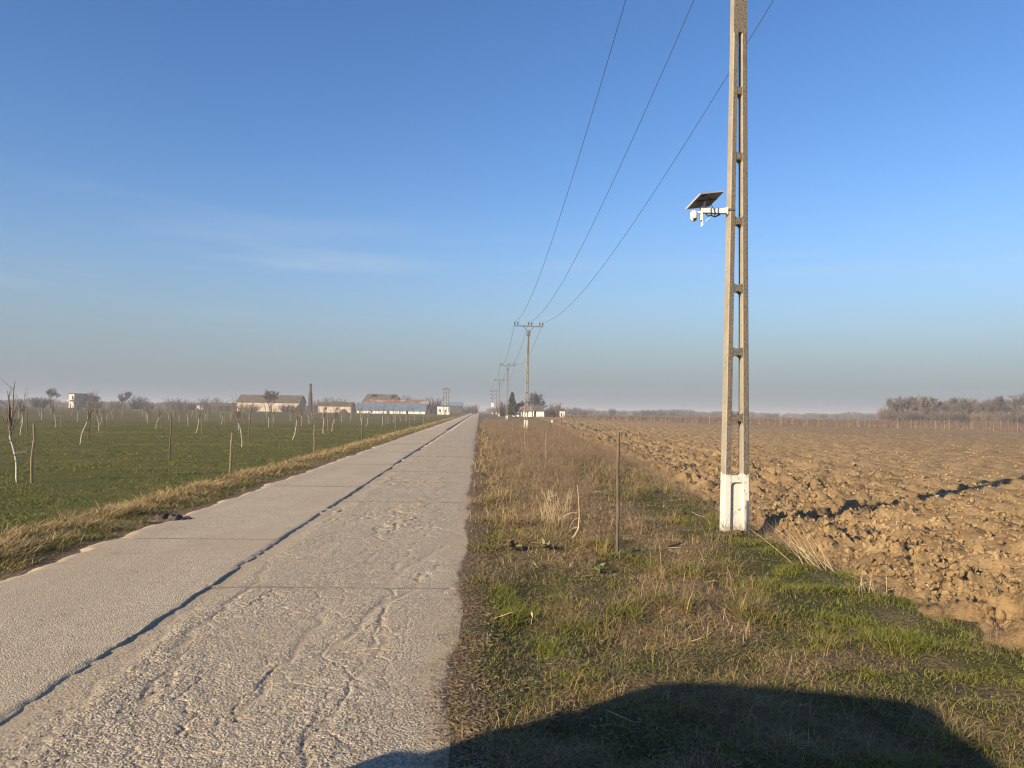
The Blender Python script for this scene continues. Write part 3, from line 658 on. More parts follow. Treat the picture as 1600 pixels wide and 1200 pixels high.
def power_pole(loc, label):
    o = thing('power_pole', loc, label, 'utility pole', 'concrete poles of the power line')
    for s in (-1, 1):
        b = MB(); zs = [-0.5] + [ZTOP * i / 8 for i in range(9)]
        for z0, z1 in zip(zs[:-1], zs[1:]):
            def ring(z):
                i_, o_, d_, k_ = s * pg(z) / 2, s * pw(z) / 2, pd(z) / 2, 0.012
                return [(i_, -0.05, z), (i_ + s * 0.007, -d_, z), (o_ - s * k_, -d_, z), (o_, -d_ + k_, z), (o_, d_ - k_, z), (o_ - s * k_, d_, z), (i_ + s * 0.007, d_, z), (i_, 0.05, z)]
            b.add(ring(z0) + ring(z1), [(j, (j + 1) % 8, 8 + (j + 1) % 8, 8 + j) if s > 0 else (8 + j, 8 + (j + 1) % 8, (j + 1) % 8, j) for j in range(8)])
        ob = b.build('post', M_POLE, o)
    for z in RUNGS:
        b = MB(); g = pg(z) / 2 + 0.006; d_ = pd(z) / 2 - 0.006; hh = 0.046
        prof = [(-g, -hh - 0.05), (-g + 0.02, -hh - 0.012), (-g + 0.045, -hh), (g - 0.045, -hh), (g - 0.02, -hh - 0.012), (g, -hh - 0.05), (g, hh + 0.04), (g - 0.018, hh + 0.01), (g - 0.04, hh), (-g + 0.04, hh), (-g + 0.018, hh + 0.01), (-g, hh + 0.04)]
        if g < 0.08: prof = [(-g, -hh - 0.03), (-g * 0.5, -hh), (g * 0.5, -hh), (g, -hh - 0.03), (g, hh + 0.02), (g * 0.5, hh), (-g * 0.5, hh), (-g, hh + 0.02)]
        k = len(prof); b.add([(p, -d_, z + q) for p, q in prof] + [(p, d_, z + q) for p, q in prof], [tuple(range(k))[::-1], tuple(range(k, 2 * k))] + [(i, (i + 1) % k, k + (i + 1) % k, k + i) for i in range(k)])
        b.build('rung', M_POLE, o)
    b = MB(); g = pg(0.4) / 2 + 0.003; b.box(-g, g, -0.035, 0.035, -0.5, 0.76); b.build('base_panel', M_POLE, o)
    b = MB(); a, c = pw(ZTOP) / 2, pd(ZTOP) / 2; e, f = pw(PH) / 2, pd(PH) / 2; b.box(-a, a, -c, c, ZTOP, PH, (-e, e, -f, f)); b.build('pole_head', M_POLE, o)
    b = MB(); b.box(-0.15, 0.15, -0.14, 0.14, PH - 0.5, PH - 0.02); b.build('collar', M_STEEL, o, bevel=0.02)
    ca = MB().box(-1.36, 1.36, -0.05, 0.05, PH + 0.34, PH + 0.44).build('crossarm', M_STEEL, o)
    for s in (-1, 1): MB().tube([(s * 0.08, 0, PH - 0.1), (s * 0.5, 0, PH + 0.36)], 0.035, 6).build('brace', M_STEEL, o)
    for x_ in (-1.3, -1.02, 0.0, 0.27, 1.02, 1.3):
        MB().lathe([(0.02, 0), (0.02, 0.08), (0.065, 0.09), (0.075, 0.15), (0.05, 0.17), (0.07, 0.2), (0.06, 0.27), (0.03, 0.3), (0.045, 0.32), (0.03, 0.36)], 10, (x_, 0, PH + 0.44)).build('insulator', M_INSUL, o, smooth=True)
    return o
def gl(p): return float(verge_z(p.x, p.y))
p1 = at(1147.5, 836, -0.05); pole1 = power_pole((p1.x, p1.y, -0.06), 'nearest tall concrete ladder pole with white painted foot beside the ploughed field')
pole1.rotation_euler = (0, R(0.15), R(6))
for c in pole1.children:
    if c.name.split('.')[0] in ('crossarm', 'brace', 'insulator'): c.rotation_euler = (0, 0, R(-6))
def pole_at(px, depth, lab):
    p = far(px, depth); c = copy_tree(pole1); c.location = (p.x, p.y, -0.1); c.rotation_euler = (0, R(random.uniform(-0.4, 0.9)), R(6 + random.uniform(-2, 4))); c['label'] = lab; return c
pole2 = pole_at(822, 71, 'second concrete pole of the line, in front of the white farmhouse')
pole3 = pole_at(792, 134, 'third concrete pole of the line, left of the farmhouse by the dark conifer')
pole4 = pole_at(779.5, 202, 'fourth concrete pole of the line, small and left of the third')
pole2.rotation_euler = (0, R(0.8), R(8))
poles = [pole1, pole2, pole3, pole4]
# transformer pair further on
def simple_pole(name, loc, h, label, cat, group=None):
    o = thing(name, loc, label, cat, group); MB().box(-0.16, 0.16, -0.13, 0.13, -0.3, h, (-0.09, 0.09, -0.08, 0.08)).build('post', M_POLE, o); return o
M_WHITE = M('white_enamel', (0.66, 0.65, 0.61), (0.55, 0.53, 0.48), 5, 0.5)
p = far(769.5, 300); t5 = simple_pole('transformer_pole', (p.x, p.y, -0.1), 9.4, 'concrete pole carrying a pale transformer box beside the road far ahead', 'utility pole')
MB().box(-0.45, 0.45, -0.9, -0.1, 3.0, 4.6).build('transformer', M_WHITE, t5, bevel=0.05)
for z in (9.0, 7.6, 6.3): 
    MB().box(-1.1, 1.1, -0.06, 0.06, z, z + 0.12).build('crossarm', M_STEEL, t5)
    for x_ in (-1.0, -0.4, 0.9): MB().lathe([(0.03, 0), (0.1, 0.05), (0.1, 0.3), (0.04, 0.4)], 8, (x_, 0, z + 0.12)).build('insulator', M_INSUL, t5)
p = far(775.5, 306); t6 = simple_pole('switch_pole', (p.x, p.y, -0.1), 9.6, 'slim concrete pole just right of the transformer pole far ahead', 'utility pole')
MB().box(-0.9, 0.9, -0.06, 0.06, 9.2, 9.34).build('crossarm', M_STEEL, t6); MB().box(-0.7, 0.7, -0.06, 0.06, 8.2, 8.3).build('crossarm', M_STEEL, t6)
for x_ in (-0.8, 0.0, 0.8): MB().lathe([(0.03, 0), (0.1, 0.05), (0.1, 0.3), (0.04, 0.4)], 8, (x_, 0, 9.34)).build('insulator', M_INSUL, t6)
# conductors
bpy.context.view_layer.update()
names = ('left', 'middle', 'right')
for k, x_ in enumerate((-1.3, 0.0, 1.3)):
    pts = []
    ends = [q.matrix_world @ (Matrix.Rotation(R(-6), 4, 'Z') @ Vector((x_ + ((0.40, 0.40, 0.62)[k] if q is pole1 else 0), 0, PH + 0.80))) for q in poles]
    first = ends[0] + Vector((0.0, -60, 0.0)); ends = [first] + ends + [Vector((t5.location.x + x_ * 0.8, t5.location.y, 9.5))]
    for i, (a, b) in enumerate(zip(ends[:-1], ends[1:])):
        for j in range(28 if i < 3 else 12):
            u = j / (28 if i < 3 else 12); q = a.lerp(b, u); q.z -= 1.6 * 4 * u * (1 - u); pts.append(q)
    pts.append(ends[-1])
    tag(MB().tube(pts, [0.0055 + 0.00010 * max(0, q.y) for q in pts], 5).build('power_line_wire', M_WIRE, smooth=True), 'thin dark overhead wire, %s of the three strung between the poles' % ('leftmost' if k == 0 else 'middle' if k == 1 else 'rightmost'), 'wire', 'overhead wires')

# ------------------------------------------------------------------ solar camera on the pole
M_PANEL = M('panel_back', (0.12, 0.125, 0.14), (0.15, 0.15, 0.155), 6, 0.6)
M_CELL = M('solar_cells', (0.012, 0.016, 0.035), None, rough=0.2, spec=0.5)
M_ALU = M('aluminium_frame', (0.62, 0.62, 0.62), None, rough=0.4, metal=0.6)
M_BLACK = M('black_plastic', (0.015, 0.015, 0.017), None, rough=0.35, spec=0.5)
za = 4.385
sc_ = thing('solar_camera', (p1.x - pw(za) / 2 * math.cos(R(6)), p1.y - pw(za) / 2 * math.sin(R(6)), za), 'white security camera with tilted solar panel on an arm fixed to the pole', 'security camera')
br = MB(); zt, zb = 0.06, -0.03
br.add([(0.005, -0.04, 0.065), (-0.12, -0.04, 0.04), (-0.22, -0.04, 0.04), (-0.35, -0.04, 0.065), (-0.35, -0.04, -0.02), (-0.02, -0.04, -0.02), (0.005, -0.04, -0.04)] + [(0.005, 0.04, 0.065), (-0.12, 0.04, 0.04), (-0.22, 0.04, 0.04), (-0.35, 0.04, 0.065), (-0.35, 0.04, -0.02), (-0.02, 0.04, -0.02), (0.005, 0.04, -0.04)],
       [tuple(range(7)), tuple(range(7, 14))[::-1]] + [(i, i + 7, (i + 1) % 7 + 7, (i + 1) % 7) for i in range(7)])
br.build('arm', M_WHITE, sc_, bevel=0.004)
MB().box(-0.375, -0.352, -0.045, 0.045, -0.125, 0.068).build('end_plate', M_WHITE, sc_, bevel=0.004)
MB().box(-0.44, -0.376, -0.02, 0.02, -0.025, 0.0).build('camera_arm', M_WHITE, sc_)
cb = MB().lathe([(0.02, 0.005), (0.038, 0.0), (0.047, -0.015), (0.05, -0.05), (0.049, -0.09), (0.04, -0.125), (0.02, -0.14)], 18, (-0.465, -0.0, 0.005)).build('camera_head', M_WHITE, sc_, smooth=True)
MB().lathe([(0.002, -0.03), (0.022, -0.026), (0.03, 0.0), (0.026, 0.012)], 14).build('lens', M_BLACK, cb, smooth=True)
lens = cb.children[0]; lens.location = (-0.465, -0.028, -0.10); lens.rotation_euler = (R(50), 0, 0)
for s in (-0.03, 0.03): MB().box(-0.36, -0.345, s - 0.006, s + 0.006, -0.20, -0.125, (-0.356, -0.349, s - 0.004, s + 0.004)).build('antenna', M_WHITE, sc_)
for dz_, a_ in ((0.0, -0.24), (-0.01, -0.19), (0.0, -0.14)):
    MB().tube([(a_, -0.045, 0.05), (a_ - 0.01, -0.055, 0.0), (a_ + 0.01, -0.045, -0.04), (a_ + 0.02, 0.02, -0.045), (a_ + 0.02, 0.05, 0.0), (a_, 0.045, 0.06)], 0.005, 5).build('cable', M_BLACK, sc_, smooth=True)
MB().tube([(-0.3, 0, -0.03), (-0.27, -0.01, -0.06), (-0.22, 0, -0.05), (-0.17, 0.01, -0.065), (-0.1, 0, -0.03)], 0.010, 6).build('cable', M_BLACK, sc_, smooth=True)
MB().tube([(-0.22, 0, -0.05), (-0.25, -0.02, -0.085), (-0.31, -0.02, -0.135)], 0.004, 5).build('cable', M_WHITE, sc_, smooth=True)
MB().tube([(-0.25, -0.03, 0.19), (-0.24, -0.035, 0.1), (-0.2, -0.04, 0.02), (-0.17, -0.04, -0.03)], 0.005, 5).build('cable', M_BLACK, sc_, smooth=True)
MB().tube([(-0.33, 0, 0.05), (-0.315, 0.01, 0.15)], 0.016, 8).build('panel_stem', M_WHITE, sc_)
MB().tube([(-0.05, -0.15, 0.19), (0.02, -0.148, 0.20)], 0.006, 5)
e1 = Vector((0.425, 0.30, 0.133)); e2 = Vector((0.127, -0.242, 0.143)); e1.normalize(); e2 = (e2 - e1 * e2.dot(e1)).normalized(); nn = e1.cross(e2)
if nn.z < 0: nn = -nn; e1 = -e1
pan = MB().box(-0.256, 0.256, -0.153, 0.153, -0.006, 0.006).build('solar_panel', M_PANEL, sc_)
pan.matrix_local = Matrix(((e1.x, e2.x, nn.x, -0.315), (e1.y, e2.y, nn.y, 0.0), (e1.z, e2.z, nn.z, 0.165), (0, 0, 0, 1)))
fr = MB(); 
for a in ((-0.262, 0.262, -0.160, -0.1535), (-0.262, 0.262, 0.1535, 0.160), (-0.262, -0.2565, -0.153, 0.153), (0.2565, 0.262, -0.153, 0.153)): fr.box(*a, -0.010, 0.010)
nn2 = nn
fr.build('frame', M_ALU, pan); MB().box(-0.25, 0.25, -0.148, 0.148, 0.0065, 0.0085).build('cells', M_CELL, pan)
MB().box(-0.25, 0.25, -0.012, 0.012, -0.018, -0.0065).build('back_rail', M_BLACK, pan); MB().box(0.10, 0.17, 0.08, 0.13, -0.022, -0.0065).build('junction_box', M_BLACK, pan)
hb = MB(); w_ = pw(za + 0.12) / 2 + 0.004; d_ = pd(za + 0.12) / 2 + 0.004
hb.box(-0.004, 0.001, -2 * d_, 0, 0.0, 0.03)
st_ = MB(); st_.box(0.0, 0.085, -d_ - 0.004, -d_, 0.015, 0.035); st_.box(-0.004, 0.0, -d_ - 0.004, d_, 0.015, 0.035); st_.build('strap', M_STEEL, sc_)

# ------------------------------------------------------------------ stakes
M_STAKE = M('weathered_wood', (0.15, 0.115, 0.075), (0.23, 0.18, 0.12), 6, 0.9, 0.4, 0.01, vecscale=(6, 6, 0.7))
M_STAKE_D = M('dark_wood', (0.085, 0.065, 0.05), (0.14, 0.11, 0.08), 6, 0.9, vecscale=(6, 6, 0.7))
def stake(loc, h, r_, lean, label, group, mat=None, cat='stake', name='wooden_stake'):
    o = MB().tube([(0, 0, -0.2), (r_ * 0.3, 0, h * 0.35), (-r_ * 0.3, r_ * 0.2, h * 0.7), (0, 0, h)], [r_, r_ * 0.95, r_ * 0.92, r_ * 0.85], 7).build(name, mat or M_STAKE)
    o.location = loc; o.rotation_euler = (lean[0], lean[1], random.uniform(0, 6)); return tag(o, label, cat, group)
lefts = [((358.5, 742), 0.99), ((490.5, 709), 1.0), ((564.5, 690), 1.12), ((617, 676), 1.05), ((640, 668), 1.05), ((662, 662), 1.1)]
ordn = ['nearest', 'second', 'third', 'fourth', 'fifth', 'sixth', 'seventh', 'eighth']
for i, (q, h) in enumerate(lefts):
    p = at(*q); stake((p.x, p.y, float(left_z(p.x, p.y))), h, 0.026, (R(random.uniform(-2, 2)), R(random.uniform(0, 4))), '%s wooden stake on the grassy left road edge' % ordn[i], 'stakes along the left road edge', M_STAKE if i != 2 else M_STAKE_D)
rights = [((964, 872), 1.36), ((853, 738), 1.08), ((820, 701), 1.05), ((801, 685), 1.05), ((791, 672), 1.0), ((782, 664), 1.0)]
for i, (q, h) in enumerate(rights):
    p = at(*q); stake((p.x, p.y, gl(p)), h, 0.019, (R(random.uniform(-1, 1)), R(1.2 if i == 0 else random.uniform(-2, 2))), '%s wooden stake standing in the weedy right verge' % ordn[i], 'stakes along the right verge', M_STAKE if i else M_STAKE_D)

# ------------------------------------------------------------------ orchard
def bark_mat():
    m, t, b = newmat('limewashed_bark'); b.inputs['Roughness'].default_value = 0.9
    tc = N(t, 'ShaderNodeTexCoord').outputs['Object']; sp = N(t, 'ShaderNodeSeparateXYZ'); t.links.new(tc, sp.inputs[0])
    n = noise(t, tc, 14, 4); edge = mth(t, 'ADD', sp.outputs[2], mth(t, 'MULTIPLY', mth(t, 'SUBTRACT', n, 0.5), 0.5))
    k = mth(t, 'MULTIPLY', ramp(t, edge, 0.98, 0.85), ramp(t, n, 0.66, 0.55))
    t.links.new(mixc(t, k, (0.125, 0.095, 0.072), (0.40, 0.36, 0.29)), b.inputs['Base Color']); return m
M_LIME = bark_mat(); M_TWIG = M('young_bark', (0.13, 0.095, 0.08), (0.18, 0.13, 0.10), 9)
def sapling_meshes(seed):
    r = random.Random(seed); b = MB(); p = Vector((0, 0, -0.05)); pts = [p.copy()]; rad = [0.023]
    H = r.uniform(0.95, 1.2); K = 7; dx = 0
    for i in range(K):
        dx += r.uniform(-0.05, 0.05); dx *= 0.7
        p = p + Vector((dx, r.uniform(-0.03, 0.03), H / K)); pts.append(p.copy()); rad.append(0.023 - 0.006 * i / K)
    b.tube(pts, rad, 7); trunk = b.mesh('trunk', M_LIME, True)
    c = MB(); top = pts[-1]
    for j in range(r.randint(5, 7)):
        base = pts[-1] if j < 4 else pts[-2].lerp(pts[-1], r.random()); a = r.uniform(0, 6.28); sp_ = r.uniform(0.12, 0.5); L_ = r.uniform(0.6, 1.35) if j < 4 else r.uniform(0.3, 0.5)
        d = Vector((math.cos(a) * sp_, math.sin(a) * sp_, 1)).normalized(); q = base.copy(); bp = [q.copy()]; br_ = [0.016]
        for i in range(5):
            d = (d + Vector((r.uniform(-.12, .12), r.uniform(-.12, .12), 0.12))).normalized(); q = q + d * L_ / 5; bp.append(q.copy()); br_.append(0.015 * (1 - i / 6.5))
        c.tube(bp, br_, 5, cap=False)
        for _ in range(r.randint(1, 3)):
            k = r.randint(1, 4); e = bp[k] + Vector((r.uniform(-.25, .25), r.uniform(-.25, .25), 0.25)); c.tube([bp[k], e], [0.007, 0.003], 4, cap=False)
    return trunk, c.mesh('branches', M_TWIG, True), pts
sapv = [sapling_meshes(300 + i) for i in range(7)]
def tstake(seed):
    r = random.Random(seed); b = MB(); h = r.uniform(1.1, 1.5); b.tube([(0, 0, -0.1), (r.uniform(-.03, .03), 0, h * 0.4), (r.uniform(-.03, .03), 0.01, h * 0.75), (0, 0, h)], [0.026, 0.024, 0.022, 0.018], 6)
    if seed % 2: b.tube([(0, 0, h * 0.94), (-0.06, 0, h + 0.08)], [0.02, 0.012], 5)
    if seed % 3 == 0: b.tube([(0, 0, 0.62), (-0.1, -0.02, 0.78)], [0.016, 0.01], 5)
    return b.mesh('tree_stake', M_STAKE_D if seed % 4 else M_STAKE)
stv = [tstake(400 + i) for i in range(6)]
tiem = MB().tube([(0.0, 0, 0), (0.12, 0.01, 0.02), (0.27, 0, 0.03)], 0.014, 5).mesh('tie', M_STAKE_D)
known = {(28, 752): 'nearest limewashed sapling, at the left edge of the orchard', (125, 694): 'limewashed sapling left of a stake in front of the block hut', (378, 698): 'crooked limewashed sapling behind the nearest roadside stake', (457, 687): 'leaning limewashed sapling in front of the long pale barn', (505, 677): 'limewashed sapling in front of the brick chimney'}
def sapling(x, y, i, label, slabel, big=True):
    z = float(left_z(x, y)); tr, brn, pts = sapv[i % 7]
    o = thing('fruit_sapling', (x, y, z), label, 'sapling', 'limewashed saplings of the orchard', rz=random.uniform(-0.5, 0.5))
    for nm, me in (('trunk', tr), ('branches', brn)):
        c = bpy.data.objects.new(nm, me); COL.objects.link(c); c.parent = o
    s_ = random.uniform(0.85, 1.1); o.scale = (s_, s_, s_)
    if big:
        c = bpy.data.objects.new('tie', tiem); COL.objects.link(c); c.parent = o; c.location = (pts[4].x, pts[4].y, pts[4].z)
    if slabel:
        k = bpy.data.objects.new('tree_stake', stv[i % 6]); COL.objects.link(k); k.location = (x + 0.29 + random.uniform(-0.03, 0.03), y + random.uniform(-.1, .1), z)
        k.rotation_euler = (R(random.uniform(-3, 3)), R(random.uniform(-3, 3)), 0); tag(k, slabel, 'stake', 'support stakes of the orchard saplings')
used = []
for i, (q, lab) in enumerate(known.items()):
    p = at(*q); used.append((p.x, p.y)); sapling(p.x, p.y, i, lab, ('dark support stake right of the ' + lab.split(',')[0]).replace('limewashed sapling', 'sapling').replace(' left of a stake', ''))
p = at(265, 718); k = bpy.data.objects.new('tree_stake', stv[1]); COL.objects.link(k); k.location = (p.x, p.y, float(left_z(p.x, p.y))); tag(k, 'lone orchard stake without a tree, left of the nearest roadside stake', 'stake', 'support stakes of the orchard saplings')
used.append((p.x, p.y)); ns = 0
for kx in range(0, 14):
    for jy in range(0, 14):
        x, y = -9.6 - 6.4 * kx + random.uniform(-0.5, 0.5), 16.2 + 7.4 * jy + random.uniform(-0.6, 0.6)
        px, py, dz = project(x, y, 0)
        if not (-25 < px < 735) or any(math.hypot(x - a, y - b) < 3.2 for a, b in used): continue
        if random.random() < 0.12: continue
        ns += 1
        sapling(x, y, ns, 'thin limewashed sapling farther back among the orchard rows', 'thin support stake farther back among the orchard rows' if random.random() < 0.8 else None, big=dz < 70)
# the rest of the orchard, too thin to pick out
b = MB(); rr = random.Random(5)
for kx in range(0, 34):
    for jy in range(14, 30):
        x, y = -9.6 - 6.4 * kx + rr.uniform(-1, 1), 16.2 + 7.4 * jy + rr.uniform(-1, 1); px, py, dz = project(x, y, 0)
        if not (-30 < px < 730) or (y > 200 and px > 320): continue
        b.tube([(x, y, 0), (x + rr.uniform(-.1, .1), y, 1.0), (x + rr.uniform(-.3, .3), y, 2.1)], [0.035, 0.028, 0.012], 4, cap=False)
        b.tube([(x, y, 1.0), (x + rr.uniform(-.5, .5), y, 1.9)], [0.022, 0.01], 3, cap=False); b.tube([(x + 0.3, y, 0), (x + 0.3, y, 1.3)], 0.03, 4, cap=False)
fo = b.build('distant_orchard', M_TWIG); tag(fo, 'faint rows of far saplings and stakes before the farm', None, None, 'stuff')
# ------------------------------------------------------------------ bare trees and bushes
M_BARK = M('bare_bark', (0.07, 0.057, 0.05), (0.10, 0.082, 0.07), 1.5)
M_BARKP = M('pale_bark', (0.13, 0.105, 0.085), (0.09, 0.074, 0.062), 1.5)
M_RED = M('reddish_twigs', (0.125, 0.075, 0.062), (0.15, 0.098, 0.078), 0.8)
M_TAN = M('tan_twigs', (0.18, 0.133, 0.085), (0.135, 0.10, 0.07), 0.8)
M_CONIF = M('conifer_needles', (0.028, 0.042, 0.018), (0.05, 0.062, 0.027), 2.0)
def limbs(seed, H, spread, r0, levels=5, kids=(2, 3), first=0.28, up=0.25, rmin=0.02, jit=0.3):
    """two meshes: trunk with main limbs, and the crown of finer twigs"""
    r = random.Random(seed); tr, cr = MB(), MB()
    def grow(p, d, L, rad, lev):
        pts = [p.copy()]; rs = [rad]; q = p.copy(); k = 3
        for i in range(k):
            d = (d + Vector((r.gauss(0, jit * .5), r.gauss(0, jit * .5), r.gauss(0, jit * .3)))).normalized(); q = q + d * L / k; pts.append(q.copy()); rs.append(max(rmin * .7, rad * (1 - 0.45 * (i + 1) / k)))
        (tr if lev < 2 else cr).tube(pts, rs, 6 if lev < 2 else 3, cap=False)
        if lev >= levels: return
        n = r.randint(*kids) + (1 if lev == 0 else 0)
        for j in range(n):
            a = r.uniform(0, 6.283) ; s_ = spread * r.uniform(0.5, 1.15)
            ax = Vector((math.cos(a), math.sin(a), 0)); nd = (d + ax * s_ + Vector((0, 0, up))).normalized()
            t = 1.0 if j == 0 else r.uniform(0.45, 1.0); i = min(2, int(t * 3)); base = pts[i].lerp(pts[i + 1], t * 3 - i) if t < 1 else pts[-1]
            grow(base, nd, L * r.uniform(0.66, 0.93), max(rmin, rs[-1] * r.uniform(0.6, 0.85)), lev + 1)
    grow(Vector((0, 0, -0.2)), Vector((r.gauss(0, .04), r.gauss(0, .04), 1)), H * first, r0, 0)
    zs = [v[2] for v in tr.v + cr.v]; k = H / max(zs)
    for b in (tr, cr): b.v = [(x_ * k, y_ * k, z_ * k) for x_, y_, z_ in b.v]
    return tr, cr
def bush(seed, H, W, n, rad):
    r = random.Random(seed); b = MB()
    for i in range(n):
        a = r.uniform(0, 6.283); q = 0.3 * W * math.sqrt(r.random()); p = Vector((q * math.cos(a), q * math.sin(a), -0.1)); out = r.uniform(0.1, 0.9) * W / H
        d = Vector((math.cos(a) * out * .6, math.sin(a) * out * .6, 1)).normalized(); L = H * r.uniform(0.55, 1.0); pts = [p.copy()]
        for k in range(3): d = (d + Vector((r.gauss(0, .16), r.gauss(0, .16), 0))).normalized(); p = p + d * L / 3; pts.append(p.copy())
        b.tube(pts, [rad, rad * .9, rad * .7, rad * .35], 3, cap=False)
        for k in range(3):
            s_ = pts[1].lerp(pts[3], r.random()); e = s_ + Vector((r.gauss(0, .3), r.gauss(0, .3), r.uniform(.15, .5))) * H * .22; b.tube([s_, e], [rad * .6, rad * .3], 3, cap=False)
    return b
def put_tree(meshes, name, loc, s_, label, cat, group, rz=None, sx=1.0):
    o = thing(name, loc, label, cat, group, rz=random.uniform(0, 6.28) if rz is None else rz); o.scale = (s_ * sx, s_ * sx, s_)
    for nm, me in meshes:
        c = bpy.data.objects.new(nm, me); COL.objects.link(c); c.parent = o
    return o
def tmesh(seed, H, spread, r0, mt, mc, **k):
    a, b = limbs(seed, H, spread, r0, **k); return [('trunk', a.mesh('trunk', mt, True)), ('crown', b.mesh('crown', mc))]
TALL = [tmesh(500 + i, 1.0 * 9, 0.5, 0.2, M_BARKP if i % 2 else M_BARK, M_BARKP if i % 2 else M_BARK, levels=6, kids=(2, 4), rmin=0.027, up=0.35, first=0.13) for i in range(4)]
WIDE = [tmesh(520 + i, 8, 0.75, 0.26, M_BARK, M_BARK, levels=6, kids=(2, 4), first=0.2, rmin=0.034, up=0.12) for i in range(3)]
BUSH = [bush(540 + i, 3, 3.2, 120, 0.038) for i in range(3)]
def bmesh_of(i, mat): return [('stems', BUSH[i].mesh('stems', mat))]
BU = {k: [bmesh_of(i, m) for i in range(3)] for k, m in (('grey', M_BARK), ('red', M_RED), ('tan', M_TAN))}
def zat(px, py, depth):
    d = ray(px, py); return CAM_H + d.z * depth / d.dot(_f)
def tree_px(kind, i, px, ytop, depth, label, group, cat='tree', name='bare_tree', wpx=None):
    p = far(px, depth); H = zat(px, ytop, depth); bH = {'tall': 9, 'wide': 8}.get(kind, 3)
    me = TALL[i % 4] if kind == 'tall' else WIDE[i % 3] if kind == 'wide' else BU[kind][i % 3]
    s_ = max(0.2, H / bH); sx = 1.0
    if wpx: sx = (wpx * depth / F_PX) / ({'tall': 6.5, 'wide': 9}.get(kind, 3.2) * s_)
    return put_tree(me, name, (p.x, p.y, -0.15), s_, label, cat, group, sx=sx)
# wood on the right, beyond the vineyard
wood = [('grey', 1386, 630, 215, 'low bare bush at the left end of the right-hand wood', 22), ('tall', 1404, 619, 222, 'pale bare tree at the left end of the right-hand wood', 0), ('tall', 1420, 617, 232, 'tall bare tree, second from the left in the right-hand wood', 0),
        ('tall', 1443, 615, 228, 'tallest spreading bare tree in the left half of the right-hand wood', 0), ('tall', 1463, 621, 238, 'bare tree just right of the spreading one in the right-hand wood', 0), ('tall', 1481, 624, 225, 'slim bare tree near the middle of the right-hand wood', 0),
        ('wide', 1507, 619, 232, 'broad bare tree in the middle of the right-hand wood', 0), ('tall', 1533, 621, 226, 'forked bare tree right of the middle of the right-hand wood', 0), ('tall', 1562, 616, 222, 'dense bare tree near the right frame edge in the wood', 0),
        ('wide', 1591, 611, 212, 'highest bare tree at the right frame edge', 0), ('tall', 1548, 627, 246, 'faint bare tree set back in the right of the wood', 0), ('tall', 1494, 628, 250, 'faint bare tree set back in the middle of the wood', 0)]
for i, (k, px, yt, dp, lab, wp) in enumerate(wood):
    tree_px(k, i, px, yt, dp, lab, 'bare trees of the right-hand wood', cat='bush' if k == 'grey' else 'tree', name='bare_bush' if k == 'grey' else 'bare_tree', wpx=wp or None)
tree_px('tall', 0, 1640, 615, 215, 'bare tree of the wood just past the right frame edge', 'bare trees of the right-hand wood')
C_BRUSH = proto_collection('brush', [BUSH[i].mesh('brush', m) for i, m in enumerate((M_BARK, M_BARKP, M_TAN))])
P = []; 
for i in range(260):
    p = far(random.uniform(1380, 1760), random.uniform(205, 260)); P.append((p.x, p.y, -0.1))
n = len(P); scatter('wood_undergrowth', np.array(P), np.stack([np.zeros(n), np.zeros(n), rng.uniform(0, 6.28, n)], -1), rng.uniform(0.6, 1.4, n), rng.integers(0, 3, n), np.zeros(n), C_BRUSH, 'brown brushwood under the bare trees on the right')
P = []
for i in range(46):
    p = far(1395 + 380 * (i + random.random()) / 46, random.uniform(240, 300)); P.append((p.x, p.y, -0.1))
def joined(ms):
    b = MB()
    for _, me in ms: b.add([tuple(v.co) for v in me.vertices], [tuple(q.vertices) for q in me.polygons])
    return b.mesh('wood_tree', ms[0][1].materials[0])
C_WOOD = proto_collection('wood_tree', [joined(t_) for t_ in TALL])
n = len(P); scatter('wood_back_rows', np.array(P), np.stack([np.zeros(n), np.zeros(n), rng.uniform(0, 6.28, n)], -1), rng.uniform(0.75, 1.05, n), rng.integers(0, 4, n), np.zeros(n), C_WOOD, 'hazy back rows of the bare wood on the right')
# horizon woods
P = []; SCL = []
for i in range(2600):
    px = random.uniform(-250, 1850); dp = random.uniform(520, 1250); k = float(vn(np.array([px / 38.0]), np.array([dp / 300.0]), 301)[0])
    if k < 0.42 and random.random() < 0.85: continue
    if 690 < px < 765: continue
    p = far(px, dp); P.append((p.x, p.y, -0.3)); SCL.append(random.uniform(0.7, 1.5) * (0.8 + 1.3 * max(0, k - 0.35)))
C_FARW = proto_collection('far_brush', [bush(560 + i, 3, 4.5, 70, 0.075).mesh('far_brush', m) for i, m in enumerate((M_BARK, M_BARKP, M_RED))])
n = len(P); scatter('distant_woods', np.array(P), np.stack([np.zeros(n), np.zeros(n), rng.uniform(0, 6.28, n)], -1), np.array(SCL), rng.choice([0, 0, 1, 2], n), np.zeros(n), C_FARW, 'hazy line of far trees and scrub along the horizon')
